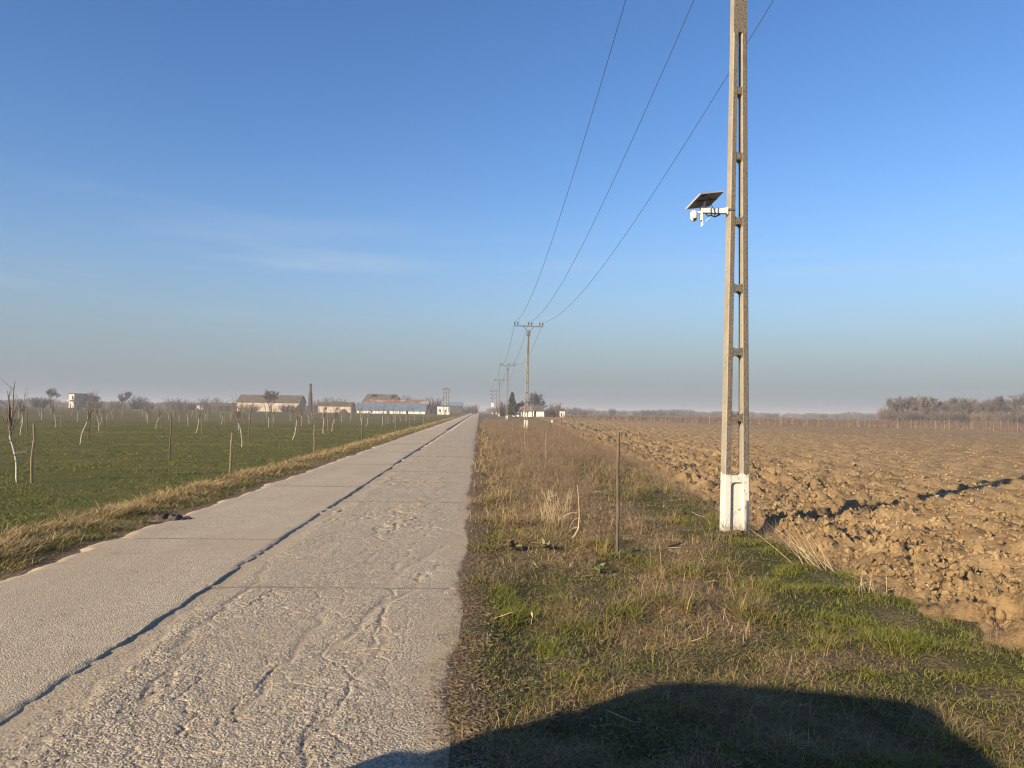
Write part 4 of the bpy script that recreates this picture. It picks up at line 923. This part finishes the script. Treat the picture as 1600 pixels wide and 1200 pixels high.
# single trees on the left horizon and round the farms
for i, (k, px, yt, dp, lab, wp) in enumerate([
    ('wide', 77, 604, 290, 'spreading bare tree left of the block hut', 0), ('grey', 62, 618, 285, 'bare bush left of the spreading tree near the block hut', 26), ('wide', 137, 611, 300, 'bare tree close behind the block hut', 30),
    ('grey', 150, 622, 300, 'low bare bush right of the block hut', 22), ('tall', 195, 610, 300, 'slender bare tree in the gap between the hut and the barn', 0), ('grey', 181, 623, 295, 'small bush left of the slender tree', 18),
    ('grey', 215, 615, 290, 'rounded dark bush right of the slender tree', 28), ('grey', 234, 626, 300, 'low bush right of the rounded dark bush', 16), ('grey', 275, 619, 290, 'broad rounded bush halfway between hut and barn', 34),
    ('grey', 299, 624, 295, 'small bare bush right of the broad rounded bush', 14), ('grey', 329, 618, 280, 'bare thicket behind the low dark shed', 36), ('tall', 424, 607, 238, 'bare tree in front of the middle of the long barn', 26),
    ('tan', 390, 627, 240, 'brown bush against the left half of the barn wall', 36), ('red', 447, 628, 240, 'thin bush against the right half of the barn wall', 20), ('red', 462, 631, 236, 'low bush at the right corner of the barn wall', 24),
    ('tan', 522, 617, 300, 'straw coloured bush behind the small pale building', 36), ('grey', 494, 621, 290, 'bare bush right of the brick chimney', 12), ('tan', 550, 624, 300, 'small straw coloured bush left of the ruined roof', 18),
    ('grey', 627, 613, 320, 'grey rounded tree behind the ruined roof', 30), ('grey', 648, 620, 320, 'grey bush behind the rusty roof', 28), ('red', 672, 617, 310, 'reddish thicket behind the right end of the rusty roof', 36),
    ('red', 741, 629, 330, 'reddish bush at the left roadside far ahead', 14), ('grey', 729, 631, 360, 'grey bush by the left roadside far ahead', 16), ('red', 787, 622, 215, 'reddish thicket behind the third pole', 22), ('red', 806, 630, 222, 'reddish bush between the conifer and farmhouse', 12),
    ('wide', 834, 608, 226, 'large spreading bare tree behind the white farmhouse', 46), ('red', 868, 626, 215, 'reddish bush right of the white farmhouse', 24), ('grey', 857, 634, 222, 'grey bush at the right corner of the farmhouse', 14),
    ('grey', 896, 637, 420, 'small dark bush right of the white shed', 14), ('grey', 957, 636, 460, 'dark rounded tree alone on the right horizon', 12), ('tan', 910, 640, 430, 'tan scrub left of the lone dark tree on the horizon', 20), ('grey', 1008, 638, 480, 'left of two grey trees on the horizon', 14), ('grey', 1018, 638, 480, 'right of two grey trees on the horizon', 12), ('grey', 1051, 641, 500, 'narrow grey tree left of the near pole on the horizon', 8)]):
    isb = k in BU; tree_px(k, i, px, yt, dp, lab, None, cat='bush' if isb and 'tree' not in lab.split(' behind')[0].split(' left of')[0] else 'tree', name='bare_bush' if isb else 'bare_tree', wpx=wp or None)
# conifer
p = far(800, 208); co = thing('conifer', (p.x, p.y, -0.1), 'dark green conifer between the third pole and the farmhouse', 'tree')
MB().tube([(0, 0, -0.2), (0, 0, 6.2)], [0.14, 0.03], 6).build('trunk', M_BARK, co)
V = []; Q = []; rr = random.Random(9)
for i in range(2600):
    z = 0.5 + 6.0 * rr.random(); a = rr.uniform(0, 6.283); lob = 0.65 + 0.35 * math.sin(a * 3 + z * 2.2) ; rad = (1.9 * (1 - (z / 6.8) ** 1.4) + 0.12) * lob * math.sqrt(rr.uniform(0.15, 1)); c = Vector((rad * math.cos(a), rad * math.sin(a), z + 0.15 * rr.random()))
    e = Vector((rr.gauss(0, 1), rr.gauss(0, 1), rr.gauss(0, .6))).normalized() * 0.2; g = e.cross(Vector((rr.gauss(0, 1), rr.gauss(0, 1), rr.gauss(0, 1)))).normalized() * 0.07; n0 = len(V)
    V += [c - e - g, c + e - g, c + e + g, c - e + g]; Q.append((n0, n0 + 1, n0 + 2, n0 + 3))
cf = bpy.data.objects.new('crown', fast_mesh('crown', [tuple(v) for v in V], Q, M_CONIF)); COL.objects.link(cf); cf.parent = co

# ------------------------------------------------------------------ buildings
M_WALLP = M('stained_plaster', (0.50, 0.43, 0.34), (0.36, 0.29, 0.22), 0.5, 0.9, contrast=(0.4, 0.7))
M_WALLW = M('white_plaster', (0.72, 0.69, 0.63), (0.58, 0.54, 0.47), 0.6, 0.9, contrast=(0.45, 0.75))
M_WALLG = M('grey_plaster', (0.46, 0.44, 0.41), (0.33, 0.31, 0.29), 0.6)
M_TILE = M('mossy_dark_tiles', (0.085, 0.068, 0.052), (0.13, 0.105, 0.06), 0.7, 0.9)
M_RUST = M('rusty_roof', (0.20, 0.095, 0.065), (0.33, 0.26, 0.20), 0.35, 0.85, contrast=(0.45, 0.6))
M_BLUE = M('blue_sheet_roof', (0.16, 0.21, 0.255), (0.12, 0.165, 0.21), 0.6, 0.55)
M_TEAL = M('teal_sheet_roof', (0.13, 0.23, 0.26), None, rough=0.6)
M_BRICK = M('sooty_brick', (0.085, 0.064, 0.055), (0.055, 0.045, 0.04), 1.2)
M_OPEN = M('dark_opening', (0.018, 0.016, 0.015), None, rough=0.6)
M_REDT = M('faded_red_roof', (0.21, 0.145, 0.12), (0.15, 0.11, 0.095), 0.6)
def house(name, label, px0, px1, depth, py_eave, py_ridge, W, wall, roof, cat='building', hip=0.0, opens=(), rz=0.0, over=0.35, ribs=0, ruined=False):
    pm = (px0 + px1) / 2; c = far(pm, depth); L = (px1 - px0) * depth / F_PX / max(0.5, abs(math.cos(rz))); ez, rzv = zat(pm, py_eave, depth), zat(pm, py_ridge, depth)
    o = thing(name, (c.x, c.y, 0), label, cat, rz=rz); h = L / 2; y0, y1 = 0, W; ym = W / 2
    b = MB(); zb = -0.5
    b.add([(-h, y0, zb), (h, y0, zb), (h, y1, zb), (-h, y1, zb), (-h, y0, ez), (h, y0, ez), (h, y1, ez), (-h, y1, ez)], [(0, 1, 5, 4), (1, 2, 6, 5), (2, 3, 7, 6), (3, 0, 4, 7)])
    if not hip: b.add([(-h, y0, ez), (-h, y1, ez), (-h, ym, rzv - 0.08)], [(0, 1, 2)]); b.add([(h, y0, ez), (h, y1, ez), (h, ym, rzv - 0.08)], [(0, 2, 1)])
    b.build('wall', wall, o)
    hr = h + over; sl = (rzv - ez) / ym; ze = ez - sl * over; k = hip * h
    r_ = MB(); A = [(-hr, -over, ze), (hr, -over, ze), (hr - k - (over if hip else 0), ym, rzv), (-hr + k + (over if hip else 0), ym, rzv), (hr, W + over, ze), (-hr, W + over, ze)]
    A2 = [(x_, y_, z_ + 0.16) for x_, y_, z_ in A]
    r_.add(A + A2, [(0, 3, 2, 1), (3, 5, 4, 2), (6, 7, 8, 9), (9, 8, 10, 11), (0, 1, 7, 6), (4, 5, 11, 10), (1, 2, 8, 7), (2, 4, 10, 8), (3, 0, 6, 9), (5, 3, 9, 11)] + ([(7, 10, 8), (6, 9, 11)] if hip else []))
    ro = r_.build('roof', roof, o)
    if ribs:
        rb = MB()
        for i in range(ribs):
            x_ = -hr + 0.1 + (2 * hr - 0.2) * i / (ribs - 1); rb.add([(x_ - .03, -over, ze + .165), (x_ + .03, -over, ze + .165), (x_ + .03, ym, rzv + .165), (x_ - .03, ym, rzv + .165), (x_ - .03, -over, ze + .23), (x_ + .03, -over, ze + .23), (x_ + .03, ym, rzv + .23), (x_ - .03, ym, rzv + .23)], [(4, 5, 6, 7), (0, 4, 7, 3), (1, 2, 6, 5), (0, 1, 5, 4)])
        tag(rb.build('seams', roof, ro), None, None, None, 'stuff')
    for nm, x0, x1, z0, z1 in opens:
        MB().box(-h + L * x0, -h + L * x1, y0 - 0.03, y0 + 0.1, z0, z1).build(nm, M_OPEN if nm in ('door', 'window', 'hole') else M_WALLG, o)
    return o, L, ez, rzv
house('long_barn', 'long pale barn with dark mossy tiled roof left of the chimney', 371, 467, 262, 628.2, 617.5, 9.5, M_WALLP, M_TILE, 'barn', opens=(('door', 0.965, 0.995, 0, 2.4),))
house('low_shed', 'low dark open shed left of the long barn', 329, 369, 262, 634, 630, 5, M_BRICK, M_TILE, 'shed', opens=(('hole', 0.36, 0.46, 0, 1.9), ('hole', 0.6, 0.75, 0, 1.8)))
house('white_hut', 'tiny white hut left of the low dark shed', 308, 321, 330, 632.5, 630.5, 3, M_WALLW, M_TILE, 'hut', opens=(('door', 0.3, 0.42, 0, 1.7),))
house('small_building', 'small pale building with dark roof right of the chimney', 497, 548, 258, 634, 628.5, 7, M_WALLP, M_TILE, 'building', opens=(('window', 0.2, 0.27, 0.9, 1.7), ('window', 0.55, 0.62, 0.9, 1.7)))
house('blue_roofed_shed', 'long pale shed with blue sheet metal roof', 558, 664, 252, 640.8, 630.5, 8, M_WALLW, M_BLUE, 'shed', ribs=48, opens=(('door', 0.44, 0.47, -.3, 0.95), ('door', 0.72, 0.75, -.3, 0.95), ('window', 0.2, 0.23, .2, 0.8)))
house('rusty_roofed_barn', 'rust streaked tiled roof rising behind the blue roofed shed', 566, 668, 278, 631.5, 625.5, 7, M_BRICK, M_RUST, 'barn')
ru, L_, ez_, rz_ = house('ruined_barn', 'ruined barn with broken brown roof behind the blue roofed shed', 567, 622, 305, 627, 616, 10, M_BRICK, M_TILE, 'barn', hip=0.15)
sl_ = (rz_ - ez_) / 5
for x0, x1, u0, u1 in ((-4.4, -1.6, 0.55, 0.95), (3.6, 5.6, 0.35, 0.9), (0.2, 3.0, 0.80, 0.97)):
    zf = lambda u: ez_ + (rz_ - ez_) * u + 0.19
    MB().add([(x0, 5 * u0, zf(u0)), (x1, 5 * u0, zf(u0)), (x1 - .3, 5 * u1, zf(u1)), (x0 + .4, 5 * u1, zf(u1))], [(0, 1, 2, 3)]).build('roof_hole', M_OPEN if x0 != 0.2 else M_TAN, ru)
for i in range(8): MB().box(-4.2 + i * 0.36, -4.1 + i * 0.36, 2.6, 5.0, zf(0.55), zf(0.56), None).build('rafter', M_STAKE, ru).rotation_euler = (0, 0, 0)
house('teal_roofed_hall', 'far hall with teal sheet roof left of the road', 699, 722, 420, 633.5, 628.3, 16, M_BRICK, M_TEAL, 'hall')
fh, L_, ez_, rz_ = house('farmhouse', 'white farmhouse with faded hipped roof behind the second pole', 802, 833, 208, 641, 630, 6, M_WALLW, M_REDT, 'house', hip=0.55, opens=(('door', 0.30, 0.38, 0, 1.75), ('window', 0.44, 0.48, 0.8, 1.5), ('window', 0.7, 0.76, 0.8, 1.5), ('door', 0.94, 0.99, 0, 1.7)))
house('farmhouse_wing', 'right wing of the farmhouse with dark hipped roof', 833.5, 850, 207, 641.3, 633, 6, M_WALLW, M_TILE, 'house', hip=0.6, opens=(('door', 0.06, 0.26, 0, 1.75),))
MB().box(-0.4, 0.1, 2.6, 3.1, rz_ - 0.3, rz_ + 0.7).build('chimney', M_WALLP, fh)
house('white_shed', 'tiny white shed right of the farmhouse', 875.5, 882.5, 212, 641.8, 641, 2.5, M_WALLW, M_TILE, 'shed', opens=(('door', 0.15, 0.4, 0.2, 1.2),))
# block hut
p = far(121, 300); hut = thing('block_hut', (p.x, p.y, 0), 'square two storey block hut with a lit pale face on the left horizon', 'hut', rz=R(50)); top = zat(121, 616, 300)
MB().box(-2.3, 2.3, -2.3, 2.3, -0.5, top).build('wall', M_WALLP, hut); MB().box(-2.55, 2.55, -2.55, 2.55, top, top + 0.3).build('roof', M_BRICK, hut)
MB().box(-3.2, -2.31, -2.0, 2.0, top * 0.52, top * 0.58).build('balcony', M_WALLP, hut); MB().box(-2.34, -2.2, -1.6, -0.4, top * 0.62, top * 0.88).build('window', M_OPEN, hut); MB().box(-2.34, -2.2, 0.4, 1.2, -0.2, 1.6).build('door', M_OPEN, hut)
# brick chimney
p = far(484.5, 262); ch = thing('brick_chimney', (p.x, p.y, 0), 'tall sooty brick chimney right of the long barn', 'chimney'); H = zat(484.5, 600, 262)
MB().lathe([(0.85, -0.5), (0.78, H * 0.35), (0.62, H * 0.68), (0.42, H * 0.74), (0.36, H * 0.92), (0.46, H * 0.94), (0.46, H)], 12).build('stack', M_BRICK, ch); MB().lathe([(0.33, H), (0.33, H + 0.12)], 10).build('flue', M_OPEN, ch)
# transformer house and its mast
p = far(693, 246); th = thing('transformer_house', (p.x, p.y, 0), 'small white cube building with dark flat roof by the blue shed', 'building'); zt = zat(693, 634.6, 246)
MB().box(-1.9, 1.9, -1.2, 2.0, -0.5, zt).build('wall', M_WALLW, th); MB().box(-2.1, 2.4, -1.6, 2.4, zt, zt + 0.22).build('roof', M_OPEN, th); MB().box(0.35, 1.0, -1.24, -1.1, -0.2, 1.6).build('door', M_REDT, th); MB().box(-1.4, -0.7, -1.24, -1.1, 1.0, 1.6).build('window', M_OPEN, th)
p = far(697, 242); ms = thing('transformer_mast', (p.x, p.y, 0), 'two legged mast with platforms rising in front of the white cube building', 'mast'); Hm = zat(697, 608, 242)
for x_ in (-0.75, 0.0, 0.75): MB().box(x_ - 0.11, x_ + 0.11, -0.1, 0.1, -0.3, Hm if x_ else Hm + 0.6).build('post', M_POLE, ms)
for z in (zt + 0.7, Hm * 0.68, Hm * 0.86, Hm - 0.25): MB().box(-1.15, 1.15, -0.2, -0.101, z, z + 0.16).build('beam', M_STEEL, ms)
MB().tube([(-0.8, 0.15, Hm * 0.62), (-2.3, 0.15, zt + 0.3)], 0.06, 5).build('stay', M_STEEL, ms)
for x_ in (-1.0, -0.4, 0.4, 1.0): MB().lathe([(0.03, 0), (0.12, 0.05), (0.12, 0.4), (0.04, 0.5)], 8, (x_, -0.15, Hm - 0.09)).build('insulator', M_INSUL, ms)
# soil heap
hp = far(537, 236); X, Y = np.meshgrid(np.linspace(-2.6, 2.6, 30), np.linspace(-1.6, 1.6, 20)); Z = 1.45 * np.exp(-(X / 1.2) ** 2 - (Y / 0.9) ** 2) + 0.35 * fbm(X, Y, 401, 3) - 0.2
sh = grid_obj('soil_heap', X + hp.x, Y + hp.y, Z, M_BRICK, kind=None); tag(sh, 'dark soil heap in front of the small pale building', 'soil heap')
# pale marker at the field corner
p = at(862.5, 660); wm = thing('marker_stone', (p.x, p.y, -0.1), 'small white marker at the far left corner of the ploughed field', 'marker'); MB().box(-0.12, 0.12, -0.1, 0.1, -0.1, 0.45, (-0.09, 0.09, -0.08, 0.08)).build('stone', M_WHITE, wm, bevel=0.03)

# ------------------------------------------------------------------ vineyard
M_VPOST = M('vineyard_post', (0.21, 0.165, 0.12), (0.15, 0.12, 0.09), 3)
A0 = np.array([12.0, 152.0]); T = np.array([0.695, -0.719]); NN = np.array([0.719, 0.695])
vpm = MB().box(-0.03, 0.03, -0.03, 0.03, -0.4, 1.28).mesh('post', M_VPOST); np_ = 0
for row in range(4):
    s_ = random.uniform(0, 2)
    while s_ < 118:
        q = A0 + T * s_ + NN * row * 2.3; px, py, dz = project(q[0], q[1], 0)
        if 868 < px < 1625:
            o = bpy.data.objects.new('vineyard_post', vpm); COL.objects.link(o); o.location = (q[0], q[1], 0.0); o.rotation_euler = (R(random.gauss(0, 2)), R(random.gauss(0, 2.5)), random.random()); sc0 = random.uniform(0.85, 1.1); o.scale = (1, 1, sc0)
            tag(o, 'thin pale post in the front rows of the vineyard across the field', 'post', 'posts of the vineyard front rows'); np_ += 1
        s_ += random.uniform(1.6, 3.4)
V = []; Q = []; rr = np.random.default_rng(5)
def vstrip(p, q, w_):
    n0 = len(V); a = rr.uniform(0, 3.14); s_ = np.array([math.cos(a), math.sin(a), 0.0]) * w_; V.extend([p - s_, p + s_, q + s_ * .5, q - s_ * .5]); Q.append((n0, n0 + 1, n0 + 2, n0 + 3))
for row in range(26):
    for s_ in np.arange(-2, 130, 0.55 if row < 8 else 0.95):
        q = A0 + T * (s_ + rr.uniform(-.2, .2)) + NN * (row * 2.3 + rr.uniform(-.08, .08)); b0 = np.array([q[0], q[1], -0.1]); h0 = np.array([0, 0, rr.uniform(.5, .8)]); vstrip(b0, b0 + h0, 0.035)
        for k in range(4): 
            d = np.array([rr.normal(0, .35), rr.normal(0, .35), rr.uniform(.15, .62)]); vstrip(b0 + h0 * rr.uniform(.5, 1), b0 + h0 + d, 0.016)
        for k in range(2):
            d = np.append(T * rr.choice([-1, 1]) * rr.uniform(.3, .7), rr.uniform(-.05, .1)); vstrip(b0 + h0 * .85, b0 + h0 * .85 + d, 0.018)
vo = bpy.data.objects.new('vineyard_vines', fast_mesh('vineyard_vines', np.array(V), Q, M('vine_canes', (0.15, 0.095, 0.07), (0.11, 0.075, 0.058), 0.5))); COL.objects.link(vo); tag(vo, 'reddish bare vines in rows beyond the ploughed field', None, None, 'stuff')

# ------------------------------------------------------------------ small things on the verge
M_LEAF = M('rosette_leaf', (0.17, 0.19, 0.075), (0.25, 0.24, 0.10), 9, 0.8)
M_LEAFD = M('withered_leaf', (0.22, 0.155, 0.095), (0.15, 0.105, 0.07), 9, 0.85)
def leaf_mesh(seed, mat):
    r = random.Random(seed); V = []; Q = []; K = 7
    for i in range(K):
        u = i / (K - 1); w_ = 0.28 * math.sin(math.pi * min(1, u * .92 + .06)) ** .8 * (1 - 0.2 * u); z = 0.75 * u - 0.55 * u * u; 
        for s_ in (-1, 0, 1): V.append((u * 0.95, s_ * w_ + r.uniform(-.02, .02), z + abs(s_) * 0.07 + r.uniform(-.015, .015)))
    for i in range(K - 1):
        for j in range(2): a = i * 3 + j; Q.append((a, a + 1, a + 4, a + 3))
    return fast_mesh('leaf', V, Q, mat, smooth=True)
LV = [leaf_mesh(i, M_LEAF) for i in range(3)]; LD = [leaf_mesh(10 + i, M_LEAFD) for i in range(2)]
def rosette(px, py, size, n, dead, label, seed):
    p = at(px, py, -0.03); r = random.Random(seed); o = thing('leafy_rosette', (p.x, p.y, gl(p) + 0.04), label, 'weed', 'leafy rosettes on the verge')
    for i in range(n):
        c = bpy.data.objects.new('leaf', r.choice(LD if r.random() < dead else LV)); COL.objects.link(c); c.parent = o; s_ = size * r.uniform(0.6, 1.15); c.scale = (s_, s_ * .8, s_ * r.uniform(.5, 1.4))
        c.rotation_euler = (r.uniform(-.4, .4), r.uniform(-0.7, 0.1), 6.283 * i / n * 2.4 + r.uniform(-.3, .3))
rosette(797, 866, 0.15, 20, 0.35, 'broad leaved green rosette near the road edge on the verge', 1)
rosette(848, 866, 0.13, 16, 0.5, 'half withered leafy rosette right of the broad green one', 2)
rosette(935, 898, 0.13, 16, 0.1, 'yellow green rosette beside the foot of the nearest verge stake', 3)
def stems(name, px, py, n, H, spread, lean, rad, mat, label, cat, seed, heads=False, group=None):
    p = at(px, py, -0.03); r = random.Random(seed); o = thing(name, (p.x, p.y, gl(p)), label, cat, group)
    for i in range(n):
        b = MB(); q = Vector((r.gauss(0, spread), r.gauss(0, spread), -0.03)); d = Vector((lean[0] + r.gauss(0, .22), lean[1] + r.gauss(0, .22), 1)).normalized(); L = H * r.uniform(.45, 1.0); pts = [q.copy()]
        for k in range(4): d = (d + Vector((r.gauss(0, .07), r.gauss(0, .07), -0.03))).normalized(); q = q + d * L / 4; pts.append(q.copy())
        b.tube(pts, [rad, rad * .9, rad * .75, rad * .6, rad * .35], 4, cap=False)
        if heads and r.random() < .6:
            e = pts[-1]; b.add([e, e + Vector((.02, .004, -.05)), e + Vector((.035, .0, -.13)), e + Vector((.005, -.004, -.06))], [(0, 1, 2, 3)])
        for k in range(2):
            s0 = pts[r.randint(1, 3)]; b.tube([s0, s0 + Vector((r.gauss(0, .06), r.gauss(0, .06), r.uniform(.02, .1)))], [rad * .6, rad * .3], 3, cap=False)
        b.build('stem', mat, o)
    return o
stems('dry_grass_clump', 868, 822, 46, 0.62, 0.11, (-0.05, 0.02), 0.0032, M_STRAW, 'pale straw clump with upright stems left of the nearest verge stake', 'dry grass', 21, True)
stems('dry_weed_bundle', 1285, 893, 20, 0.75, 0.07, (-0.75, 0.25), 0.0042, M_STRAW, 'bundle of pale dry stems leaning left towards the near pole', 'dry weed', 22)
stems('dry_weed_bundle', 1358, 925, 9, 0.26, 0.06, (0.0, 0.0), 0.005, M_STRAW, 'cut stubble stems at the edge of the ploughed soil', 'dry weed', 23)
stems('dry_weed_bundle', 1220, 850, 16, 0.5, 0.12, (0.1, 0.1), 0.003, M_WEED, 'thin brown weed stems at the right foot of the near pole', 'dry weed', 24)
stems('dry_weed_bundle', 1128, 848, 14, 0.45, 0.10, (0.15, 0.0), 0.003, M_WEED, 'thin brown weed stems crossing the white foot of the near pole', 'dry weed', 25)
# maize stalk
p = at(905, 842, -0.03); mz = thing('maize_stalk', (p.x, p.y, gl(p)), 'broken pale maize stalk with dry leaves beside the straw clump', 'dry plant')
MB().tube([(-0.10, -0.03, 0.0), (-0.05, 0, 0.05), (-0.01, 0.0, 0.13), (0.0, 0.01, 0.3), (-0.01, 0.02, 0.5), (-0.03, 0.02, 0.68)], [0.013, 0.015, 0.012, 0.008, 0.005, 0.003], 7).build('stalk', M_STRAW, mz, smooth=True)
for i, (a, z) in enumerate(((0.3, 0.22), (3.0, 0.25), (-0.4, 0.3), (2.8, 0.13), (3.4, 0.32), (0.1, 0.14))):
    V = []; Q = []
    for k in range(6):
        u = k / 5; w_ = 0.014 * (1 - u * .8); x_ = (0.10 + 0.03 * i) * u; zz_ = z + 0.02 * math.sin(u * 3) - 0.13 * u * u * (1 if i % 2 else .3); c, s_ = math.cos(a), math.sin(a); V += [(c * x_ - s_ * w_, s_ * x_ + c * w_, zz_), (c * x_ + s_ * w_, s_ * x_ - c * w_, zz_ + 0.006)]
        if k: n0 = 2 * k; Q.append((n0 - 2, n0 - 1, n0 + 1, n0))
    MB().add(V, Q).build('leaf', M_STRAW, mz)
# clump of dark mud at the left road edge
import bmesh
p = at(264, 812); M_MUD = M('dark_mud', (0.06, 0.045, 0.038), (0.10, 0.075, 0.06), 18, 0.85, 0.6, 0.02)
X, Y = np.meshgrid(np.linspace(-.34, .34, 44), np.linspace(-.2, .2, 28)); g = np.clip(1 - (X / .32) ** 2 - (Y / .18) ** 2 + 0.9 * fbm(X * 9, Y * 9, 411, 3), 0, 1)
mo = grid_obj('mud_clump', X, Y, 0.085 * g ** .6 * (0.3 + 1.1 * vn(X * 22, Y * 22, 413)) - 0.012, M_MUD, kind=None, smooth=False); mo.location = (p.x, p.y, 0.0); tag(mo, 'dark clump of dried mud at the left road edge', 'mud clump')

# ------------------------------------------------------------------ parked car, left of the viewpoint, whose shadow lies on the verge
M_PAINT = M('car_paint', (0.10, 0.11, 0.125), None, rough=0.3, metal=0.4, spec=0.5); M_GLASS = M('tinted_glass', (0.015, 0.017, 0.02), None, rough=0.06, spec=0.6)
M_RUB = M('tyre_rubber', (0.02, 0.02, 0.02), None, rough=0.85); M_RIM = M('alloy_rim', (0.5, 0.5, 0.5), None, rough=0.35, metal=0.8); M_LAMP = M('red_lamp', (0.35, 0.02, 0.015), None, rough=0.25, spec=0.5); M_CLEAR = M('clear_lamp', (0.6, 0.6, 0.6), None, rough=0.15, spec=0.6)
car = thing('parked_car', (CAR[0], CAR[1], 0.0), 'parked car left of the viewpoint, only its rounded shadow shows on the verge', 'car', rz=CAR[2])
car.scale = (1.12, 1.12, 1.12)
def loft(secs):
    V = []; Q = []; k = len(secs[0])
    for s_ in secs: V += s_
    for i in range(len(secs) - 1):
        for j in range(k): Q.append((i * k + j, i * k + (j + 1) % k, (i + 1) * k + (j + 1) % k, (i + 1) * k + j))
    Q += [tuple(range(k))[::-1], tuple((len(secs) - 1) * k + j for j in range(k))]; return MB().add(V, Q)
def sec(y, wb_, wt, zb_, zt_):      # rounded rectangle cross-section
    out = []
    for i in range(20):
        a = 2 * math.pi * (i + .5) / 20; cx_, sz = math.cos(a), math.sin(a); e = 0.45
        u, v = math.copysign(abs(cx_) ** e, cx_), math.copysign(abs(sz) ** e, sz); t = (v + 1) / 2; out.append(((wb_ * (1 - t) + wt * t) * u, y, zb_ + (zt_ - zb_) * t))
    return out
loft([sec(2.12, .70, .66, .45, .85), sec(2.05, .84, .80, .28, 1.0), sec(1.6, .90, .86, .24, 1.06), sec(0, .91, .87, .22, 1.04), sec(-1.2, .90, .86, .24, 1.0), sec(-1.9, .86, .78, .27, .86), sec(-2.15, .72, .6, .4, .72)]).build('body', M_PAINT, car, smooth=True)
loft([sec(2.06, .72, .56, .9, 1.12), sec(1.86, .80, .62, .92, 1.56), sec(1.55, .82, .66, .95, 1.69), sec(0.4, .83, .67, .95, 1.74), sec(-0.35, .82, .64, .95, 1.66), sec(-0.75, .80, .62, .95, 1.42), sec(-1.2, .78, .66, .92, 1.05)]).build('cabin', M_PAINT, car, smooth=True)
for s_ in (-1, 1):
    for y0, y1 in ((0.95, 1.65), (-0.02, 0.85), (-0.75, -0.1)):
        MB().add([(s_ * .84, y0, 1.06), (s_ * .84, y1, 1.06), (s_ * .755, y1 - .06, 1.5), (s_ * .755, y0 + (.05 if y0 > -.5 else .35), 1.5), (s_ * .80, y0, 1.06), (s_ * .80, y1, 1.06), (s_ * .72, y1 - .06, 1.5), (s_ * .72, y0 + (.05 if y0 > -.5 else .35), 1.5)], [(0, 1, 2, 3), (7, 6, 5, 4), (0, 4, 5, 1), (1, 5, 6, 2), (2, 6, 7, 3), (3, 7, 4, 0)]).build('window', M_GLASS, car)
    for y_ in (1.3, -1.35):
        wh = MB().lathe([(.20, -.11), (.30, -.115), (.335, -.08), (.34, 0), (.335, .08), (.30, .115), (.20, .11)], 28).build('wheel', M_RUB, car, smooth=True); wh.location = (s_ * .82, y_, .34); wh.rotation_euler = (0, R(90), 0)
        MB().lathe([(.05, -.06), (.205, -.10), (.205, .10), (.05, .06)], 20).build('rim', M_RIM, wh)
    MB().box(s_ * .62 - .11, s_ * .62 + .11, 2.06, 2.13, .72, .98).build('tail_light', M_LAMP, car, bevel=.02); MB().box(s_ * .56 - .15, s_ * .56 + .15, -2.13, -2.06, .60, .72).build('headlight', M_CLEAR, car, bevel=.02)
    MB().box(s_ * .98 - .09, s_ * .98 + .09, -.78, -.66, 1.02, 1.16).build('wing_mirror', M_PAINT, car, bevel=.03)
MB().add([(-.6, 2.075, 1.1), (.6, 2.075, 1.1), (.52, 1.93, 1.5), (-.52, 1.93, 1.5), (-.6, 2.04, 1.1), (.6, 2.04, 1.1), (.52, 1.89, 1.5), (-.52, 1.89, 1.5)], [(0, 1, 2, 3), (7, 6, 5, 4), (0, 4, 5, 1), (2, 6, 7, 3)]).build('rear_window', M_GLASS, car)
MB().add([(-.66, -1.16, 1.08), (.66, -1.16, 1.08), (.56, -.62, 1.55), (-.56, -.62, 1.55), (-.66, -1.1, 1.06), (.66, -1.1, 1.06), (.56, -.56, 1.53), (-.56, -.56, 1.53)], [(0, 3, 2, 1), (7, 4, 5, 6), (0, 1, 5, 4), (2, 3, 7, 6)]).build('windscreen', M_GLASS, car)

# ------------------------------------------------------------------ haze over the plain
hm = bpy.data.materials.new('haze'); hm.use_nodes = True; t = hm.node_tree; t.nodes.clear()
ho_ = t.nodes.new('ShaderNodeOutputMaterial'); pv = t.nodes.new('ShaderNodeVolumePrincipled'); pv.inputs['Color'].default_value = (0.66, 0.67, 0.72, 1); pv.inputs['Density'].default_value = HAZE; pv.inputs['Anisotropy'].default_value = 0.0
t.links.new(pv.outputs[0], ho_.inputs['Volume'])
hz = MB().box(-GR - 50, GR + 50, -GR - 50, GR + 50, -1.5, 12.5).build('haze', hm); hz['kind'] = 'stuff'
